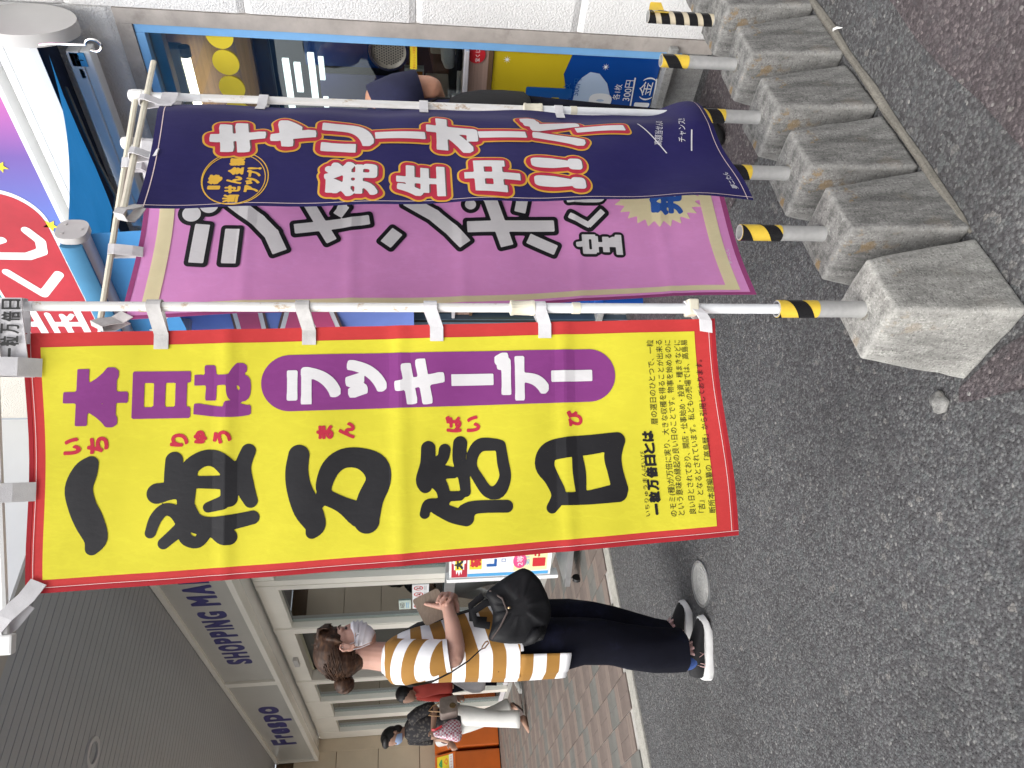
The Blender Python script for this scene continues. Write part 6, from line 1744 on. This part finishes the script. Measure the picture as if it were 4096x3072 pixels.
for z, rx, xc, ry2 in ((1.448, .052, .05, .05), (1.42, .066, .05, .058), (1.39, .06, .045, .055), (1.37, .05, .04, .05)):
    rings.append([(xc + rx * math.cos(R(-95 + 190 * k / 14)), ry2 * math.sin(R(-95 + 190 * k / 14)), z) for k in range(15)])
g.loft(rings, False, False, False); link('face_mask', g.mesh('face_mask', M['blue_mask'], 'all'), V, True)
MB().tube([(.045, .06, 1.44), (.02, .08, 1.47)], .002, n=6).build('mask_loop', M['mask'], V, True, True)
g = MB(); rings = []
for z, cx, rx, ry2 in ((1.345, -.02, .055, .065), (1.32, -.026, .075, .11), (1.28, -.028, .098, .165), (1.2, -.022, .112, .175), (1.1, -.012, .12, .165), (1.0, -.004, .125, .165), (.9, .0, .132, .175), (.80, .002, .14, .182), (.74, .002, .143, .185)):
    rings.append([(x + .004 * math.sin(7 * math.atan2(y, x) + 9 * z), y, zz) for x, y, zz in eli(cx, 0, z, rx, ry2, 36, 2.2)])
g.loft(rings, False, True); g.build('blouse', M['blouse'], V, True, 'all')
for s in (1, -1):
    MB().tube([(-.03, s * .13, 1.28), (-.042, s * .185, 1.20), (-.045 if s > 0 else -.02, s * .212, 1.10), (-.03 if s > 0 else -.005, s * .22, 1.03)], [(.066, .08), (.068, .075), (.062, .068), (.056, .062)], n=22, up=(1, 0, 0)).build('sleeve', M['blouse'], V, True, 'all')
MB().tube([(.0, .085, .80), (.035, .085, .64), (.075, .085, .48), (.105, .082, .30), (.118, .08, .15), (.122, .08, .095)], [(.10, .115), (.095, .108), (.085, .095), (.078, .092), (.08, .10), (.084, .106)], n=26, up=(0, 1, 0)).build('trouser_leg', M['white_trousers'], V, True, 'all')
MB().tube([(.0, -.085, .80), (-.03, -.085, .64), (-.07, -.085, .48), (-.135, -.083, .32), (-.195, -.08, .2), (-.205, -.08, .175)], [(.10, .115), (.095, .108), (.085, .095), (.078, .09), (.08, .096), (.08, .098)], n=26, up=(0, 1, 0)).build('trouser_leg', M['white_trousers'], V, True, 'all')
for x, y, r in ((.20, .08, 0), (-.15, -.08, R(35))):
    g = MB(); c, s = math.cos(r), math.sin(r)
    g.prism([(-.10, -.035), (.05, -.042), (.10, -.03), (.105, .02), (.05, .042), (-.10, .034)], lambda p, h: (x + p[0] * c + h * s, y + p[1], (.0 if r == 0 else .055) - p[0] * s + h * c), 0, .014)
    g.build('sandal_sole', M['trim_brown'], V, True)
# what she carries
t = empty('handbag', (2.10, 8.60, 0), R(208), 'grey beige handbag with tan straps on the forearm of the woman in white trousers', 'handbag')
g = MB(); rings = []
for y, k in ((.215, .7), (.222, .95), (.25, 1.0), (.285, 1.0), (.315, .95), (.322, .7)):
    rings.append([(.06 + (x) * k, y, .885 + z * k) for x, z in rounded(-.115, .115, -.11, .085, .03, 3)])
g.loft(rings); g.build('bag_body', mat('handbag_beige', (.33, .27, .24), .6, .3, 9), t, True, True)
for y in (.235, .30): MB().tube([(-.0, y, .965), (.015, y, 1.04), (.05, y - .02, 1.085), (.09, y, 1.04), (.12, y, .965)], .006, n=8).build('strap', mat('tan_strap', (.38, .22, .10), .5), t, True, True)
MB().tube([(.10, .325, .83), (.10, .332, .83)], .035, n=16).build('badge', M['gold'], t, True)
t = empty('shopping_bag', (2.10, 8.60, 0), R(208), 'red and white checked cloth bag held out by the woman in white trousers', 'bag')
ck = NT('gingham'); wv = ck.n('ShaderNodeTexChecker'); wv.inputs['Scale'].default_value = 46; ck.l(ck.co((1, 1, 1)), wv.inputs['Vector']); wv.inputs[1].default_value = (.75, .70, .74, 1); wv.inputs[2].default_value = (.42, .05, .11, 1)
nz2 = ck.noise(40, 3); ck.base(ck.mix(ck.ramp(nz2.outputs['Fac'], [(.45, 0.0), (.6, .5)]), wv.outputs[0], (.62, .58, .66))); ck.b.inputs['Roughness'].default_value = .8
g = MB(); rings = []
for z, x0, x1, w in ((1.045, .265, .30, .012), (1.0, .24, .33, .03), (.93, .20, .375, .05), (.86, .17, .42, .06), (.80, .165, .45, .06), (.765, .19, .43, .05), (.75, .24, .38, .03)):
    rings.append([(( x0 + x1) / 2 + (x1 - x0) / 2 * math.cos(a) , .19 + w * math.sin(a) + .006 * math.sin(5 * a + 20 * z), z + .004 * math.sin(6 * a)) for a in [2 * math.pi * k / 24 for k in range(24)]])
g.loft(rings); g.build('bag_body', ck.m, t, True, 'all')
MB().tube([(.24, .205, 1.06), (.262, .215, 1.02), (.26, .24, .95)], [(.015, .004)] * 3, n=6).build('handle', M['print_red'], t, True)

bpy.context.view_layer.update()
for o in list(COL.objects):          # she leans forward from the hips
    r_ = o.parent
    if o.type == 'MESH' and r_ is not None and r_.type == 'EMPTY' and r_.name in (V.name, 'handbag', 'shopping_bag') and abs(r_.location.y - 8.60) < .01:
        for v in o.data.vertices: v.co.x += .24 * max(0.0, v.co.z - .85)
# ------------------------------------------------ person in red behind her
U = empty('person', (2.60, 8.85, 0), R(200), 'person in red top and navy cropped trousers stooping behind the patterned blouse', 'person')
g = MB()
g.ell((.16, 0, 1.33), (.09, .074, .10)); g.ell((.195, 0, 1.29), (.05, .05, .07))
g.tube([(.13, 0, 1.28), (.07, 0, 1.22)], [.05, .06], n=12)
g.loft([eli(.07, 0, 1.25, .06, .09, tx=-.4), eli(.05, 0, 1.18, .09, .16, tx=-.4), eli(.01, 0, 1.05, .10, .15, tx=-.3), eli(-.02, 0, .9, .11, .15), eli(-.02, 0, .78, .11, .15)])
for s in (1, -1):
    g.tube([(.05, s * .16, 1.17), (.05, s * .20, 1.03), (.07, s * .19, .93)], [.046, .04, .036], n=12, round_ends=True)
    g.tube([(.07, s * .19, .93), (.10, s * .17, .84), (.12, s * .15, .77)], [.035, .029, .023], n=12, round_ends=True)
    simple_hand(g, (.12, s * .15, .77), (.2, 0, -1), (1, 0, .2))
    fx = .10 if s > 0 else -.12
    g.tube([(-.02, s * .085, .82), (fx * .6, s * .085, .45), (fx, s * .085, .08)], [.085, .055, .038], n=14)
    g.tube([(fx - .02, s * .085, .045), (fx + .14, s * .085, .03)], [.034, .03], n=12, round_ends=True)
fused(g, 'body', M['skin_far'], .006, U, smooth_it=2)
g = MB(); g.ell((.14, 0, 1.355), (.105, .092, .10)); g.ell((.10, 0, 1.31), (.07, .08, .08)); fused(g, 'hair', M['black_hair'], .006, U, smooth_it=1)
g = MB(); rings = []
for z, cx, rx, ry2 in ((1.26, .085, .055, .07), (1.22, .06, .09, .14), (1.15, .04, .11, .175), (1.05, .01, .12, .175), (.95, -.015, .128, .18), (.86, -.025, .135, .185), (.80, -.025, .138, .188)): rings.append([(x + .004 * math.sin(6 * math.atan2(y, x) + 9 * z), y, zz) for x, y, zz in eli(cx, 0, z, rx, ry2, 32, 2.2, tx=-.3 if z > 1 else 0)])
g.loft(rings, False, True); g.build('cardigan', M['red_cloth'], U, True, 'all')
for s in (1, -1): MB().tube([(.05, s * .14, 1.19), (.05, s * .19, 1.08), (.065, s * .20, .96), (.085, s * .185, .88), (.11, s * .165, .80)], [.07, .062, .055, .048, .042], n=18).build('sleeve', M['red_cloth'], U, True, 'all')
for s in (1, -1):
    fx = .10 if s > 0 else -.12
    MB().tube([(-.02, s * .085, .82), (fx * .3, s * .085, .62), (fx * .62, s * .085, .42), (fx * .8, s * .085, .28)], [(.10, .115), (.09, .10), (.08, .085), (.072, .08)], n=22).build('trouser_leg', M['denim'], U, True, 'all')
    MB().prism([(-.06, -.04), (.17, -.045), (.20, 0), (.17, .045), (-.06, .04)], lambda p, h: (fx + p[0], s * .085 + p[1], h), 0, .022).build('shoe_sole', M['white_plastic'], U, True)
    MB().loft([[(fx - .05 + .01 * 0, s * .085 + .04 * math.cos(a), .045 + .03 * math.sin(a)) for a in [2 * math.pi * k / 12 for k in range(12)]], [(fx + .06, s * .085 + .044 * math.cos(a), .045 + .032 * math.sin(a)) for a in [2 * math.pi * k / 12 for k in range(12)]], [(fx + .18, s * .085 + .03 * math.cos(a), .035 + .014 * math.sin(a)) for a in [2 * math.pi * k / 12 for k in range(12)]]]).build('shoe', M['white_trousers'], U, True, 'all')
t = empty('plastic_bag', (2.60, 8.85, 0), R(200), 'thin white plastic carrier bag held by the person in red', 'bag')
g = MB(); rings = []
for z, w, d_ in ((.80, .02, .01), (.74, .06, .03), (.66, .12, .05), (.58, .15, .07), (.50, .15, .075), (.44, .12, .06), (.425, .05, .03)):
    rings.append([(.13 + w * math.cos(a) * (1 + .08 * math.sin(9 * a)), .15 + d_ * math.sin(a) * (1 + .15 * math.sin(7 * a + 8 * z)), z) for a in [2 * math.pi * k / 30 for k in range(30)]])
g.loft(rings); g.build('bag_body', M['mask'], t, True, 'all')

# ------------------------------------------------ customer at the booth window
Q = empty('person', (2.47, 1.615, 0), R(5), 'customer in navy T-shirt standing at the booth counter behind the navy banner', 'person')
g = MB()
g.ell((.03, 0, 1.55), (.09, .073, .10)); g.ell((.06, 0, 1.50), (.055, .055, .075)); g.tube([(.0, 0, 1.48), (-.01, 0, 1.38)], [.05, .06], n=12)
g.loft([eli(-.01, 0, 1.40, .06, .08), eli(-.01, 0, 1.34, .09, .17), eli(0, 0, 1.2, .11, .16), eli(0, 0, 1.0, .10, .14), eli(0, 0, .85, .11, .16)])
for s in (1, -1):
    g.tube([(-.0, s * .17, 1.33), (.02, s * .205, 1.22), (.04, s * .20, 1.145)], [.052, .046, .042], n=14, round_ends=True)
    g.tube([(.04, s * .20, 1.143), (.12, s * .12 + .02, 1.11), (.17, s * .03 + .04, 1.09)], [.041, .034, .025], n=14, round_ends=True)
    simple_hand(g, (.17, s * .03 + .04, 1.09), (.3, -s, -.05), (0, 0, 1))
    g.tube([(.0, s * .09, .86), (.0, s * .09, .48), (-.01, s * .09, .08)], [.09, .06, .042], n=14); g.tube([(-.04, s * .09, .045), (.13, s * .09, .035)], [.036, .03], n=12, round_ends=True)
fused(g, 'body', M['skin'], .006, Q, smooth_it=2)
g = MB(); g.ell((.005, 0, 1.58), (.10, .086, .10)); g.ell((-.03, 0, 1.50), (.06, .08, .09)); fused(g, 'hair', M['black_hair'], .006, Q, smooth_it=1)
navy_t = mat('navy_tshirt', (.016, .018, .055), .9, .25, 8, .4, 60)
g = MB(); g.loft([eli(-.01, 0, 1.40, .065, .08, 32), eli(-.01, 0, 1.36, .095, .16, 32), eli(0, 0, 1.28, .115, .185, 32), eli(0, 0, 1.1, .12, .175, 32), eli(0, 0, .9, .125, .18, 32), eli(0, 0, .80, .13, .185, 32)], False, True); g.build('tshirt', navy_t, Q, True, 'all')
for s in (1, -1): MB().tube([(-.005, s * .15, 1.345), (.01, s * .19, 1.26), (.028, s * .205, 1.185)], [(.07, .085), (.066, .075), (.062, .066)], n=20, up=(1, 0, 0)).build('sleeve', navy_t, Q, True, 'all')
for s in (1, -1): MB().tube([(.0, s * .09, .82), (.0, s * .09, .5), (-.01, s * .09, .1)], [(.105, .12), (.09, .09), (.075, .075)], n=20).build('trouser_leg', M['denim'], Q, True, 'all')
for s in (1, -1): MB().tube([(-.05, s * .09, .04), (.05, s * .09, .045), (.15, s * .09, .03)], [(.042, .038), (.044, .04), (.035, .022)], n=12, round_ends=True).build('shoe', M['shoe'], Q, True, 'all')
t = empty('handbag', (2.43, 1.44, 0), R(5), 'black bag hanging from the forearm of the customer in navy at the booth', 'handbag')
g = MB(); rings = []
for z, k in ((.78, .7), (.80, .95), (.88, 1.0), (.96, .95), (1.03, .75), (1.07, .45), (1.08, .2)): rings.append([(.02 + .10 * k * math.cos(a), -.0 + .05 * k * math.sin(a), z) for a in [2 * math.pi * j / 20 for j in range(20)]])
g.loft(rings); g.build('bag_body', M['nylon'], t, True, 'all')
MB().tube([(-.03, 0, 1.05), (-.01, -.005, 1.12), (.03, -.005, 1.145), (.06, -.005, 1.12), (.07, 0, 1.05)], .006, n=8).build('handle', M['nylon'], t, True, True)
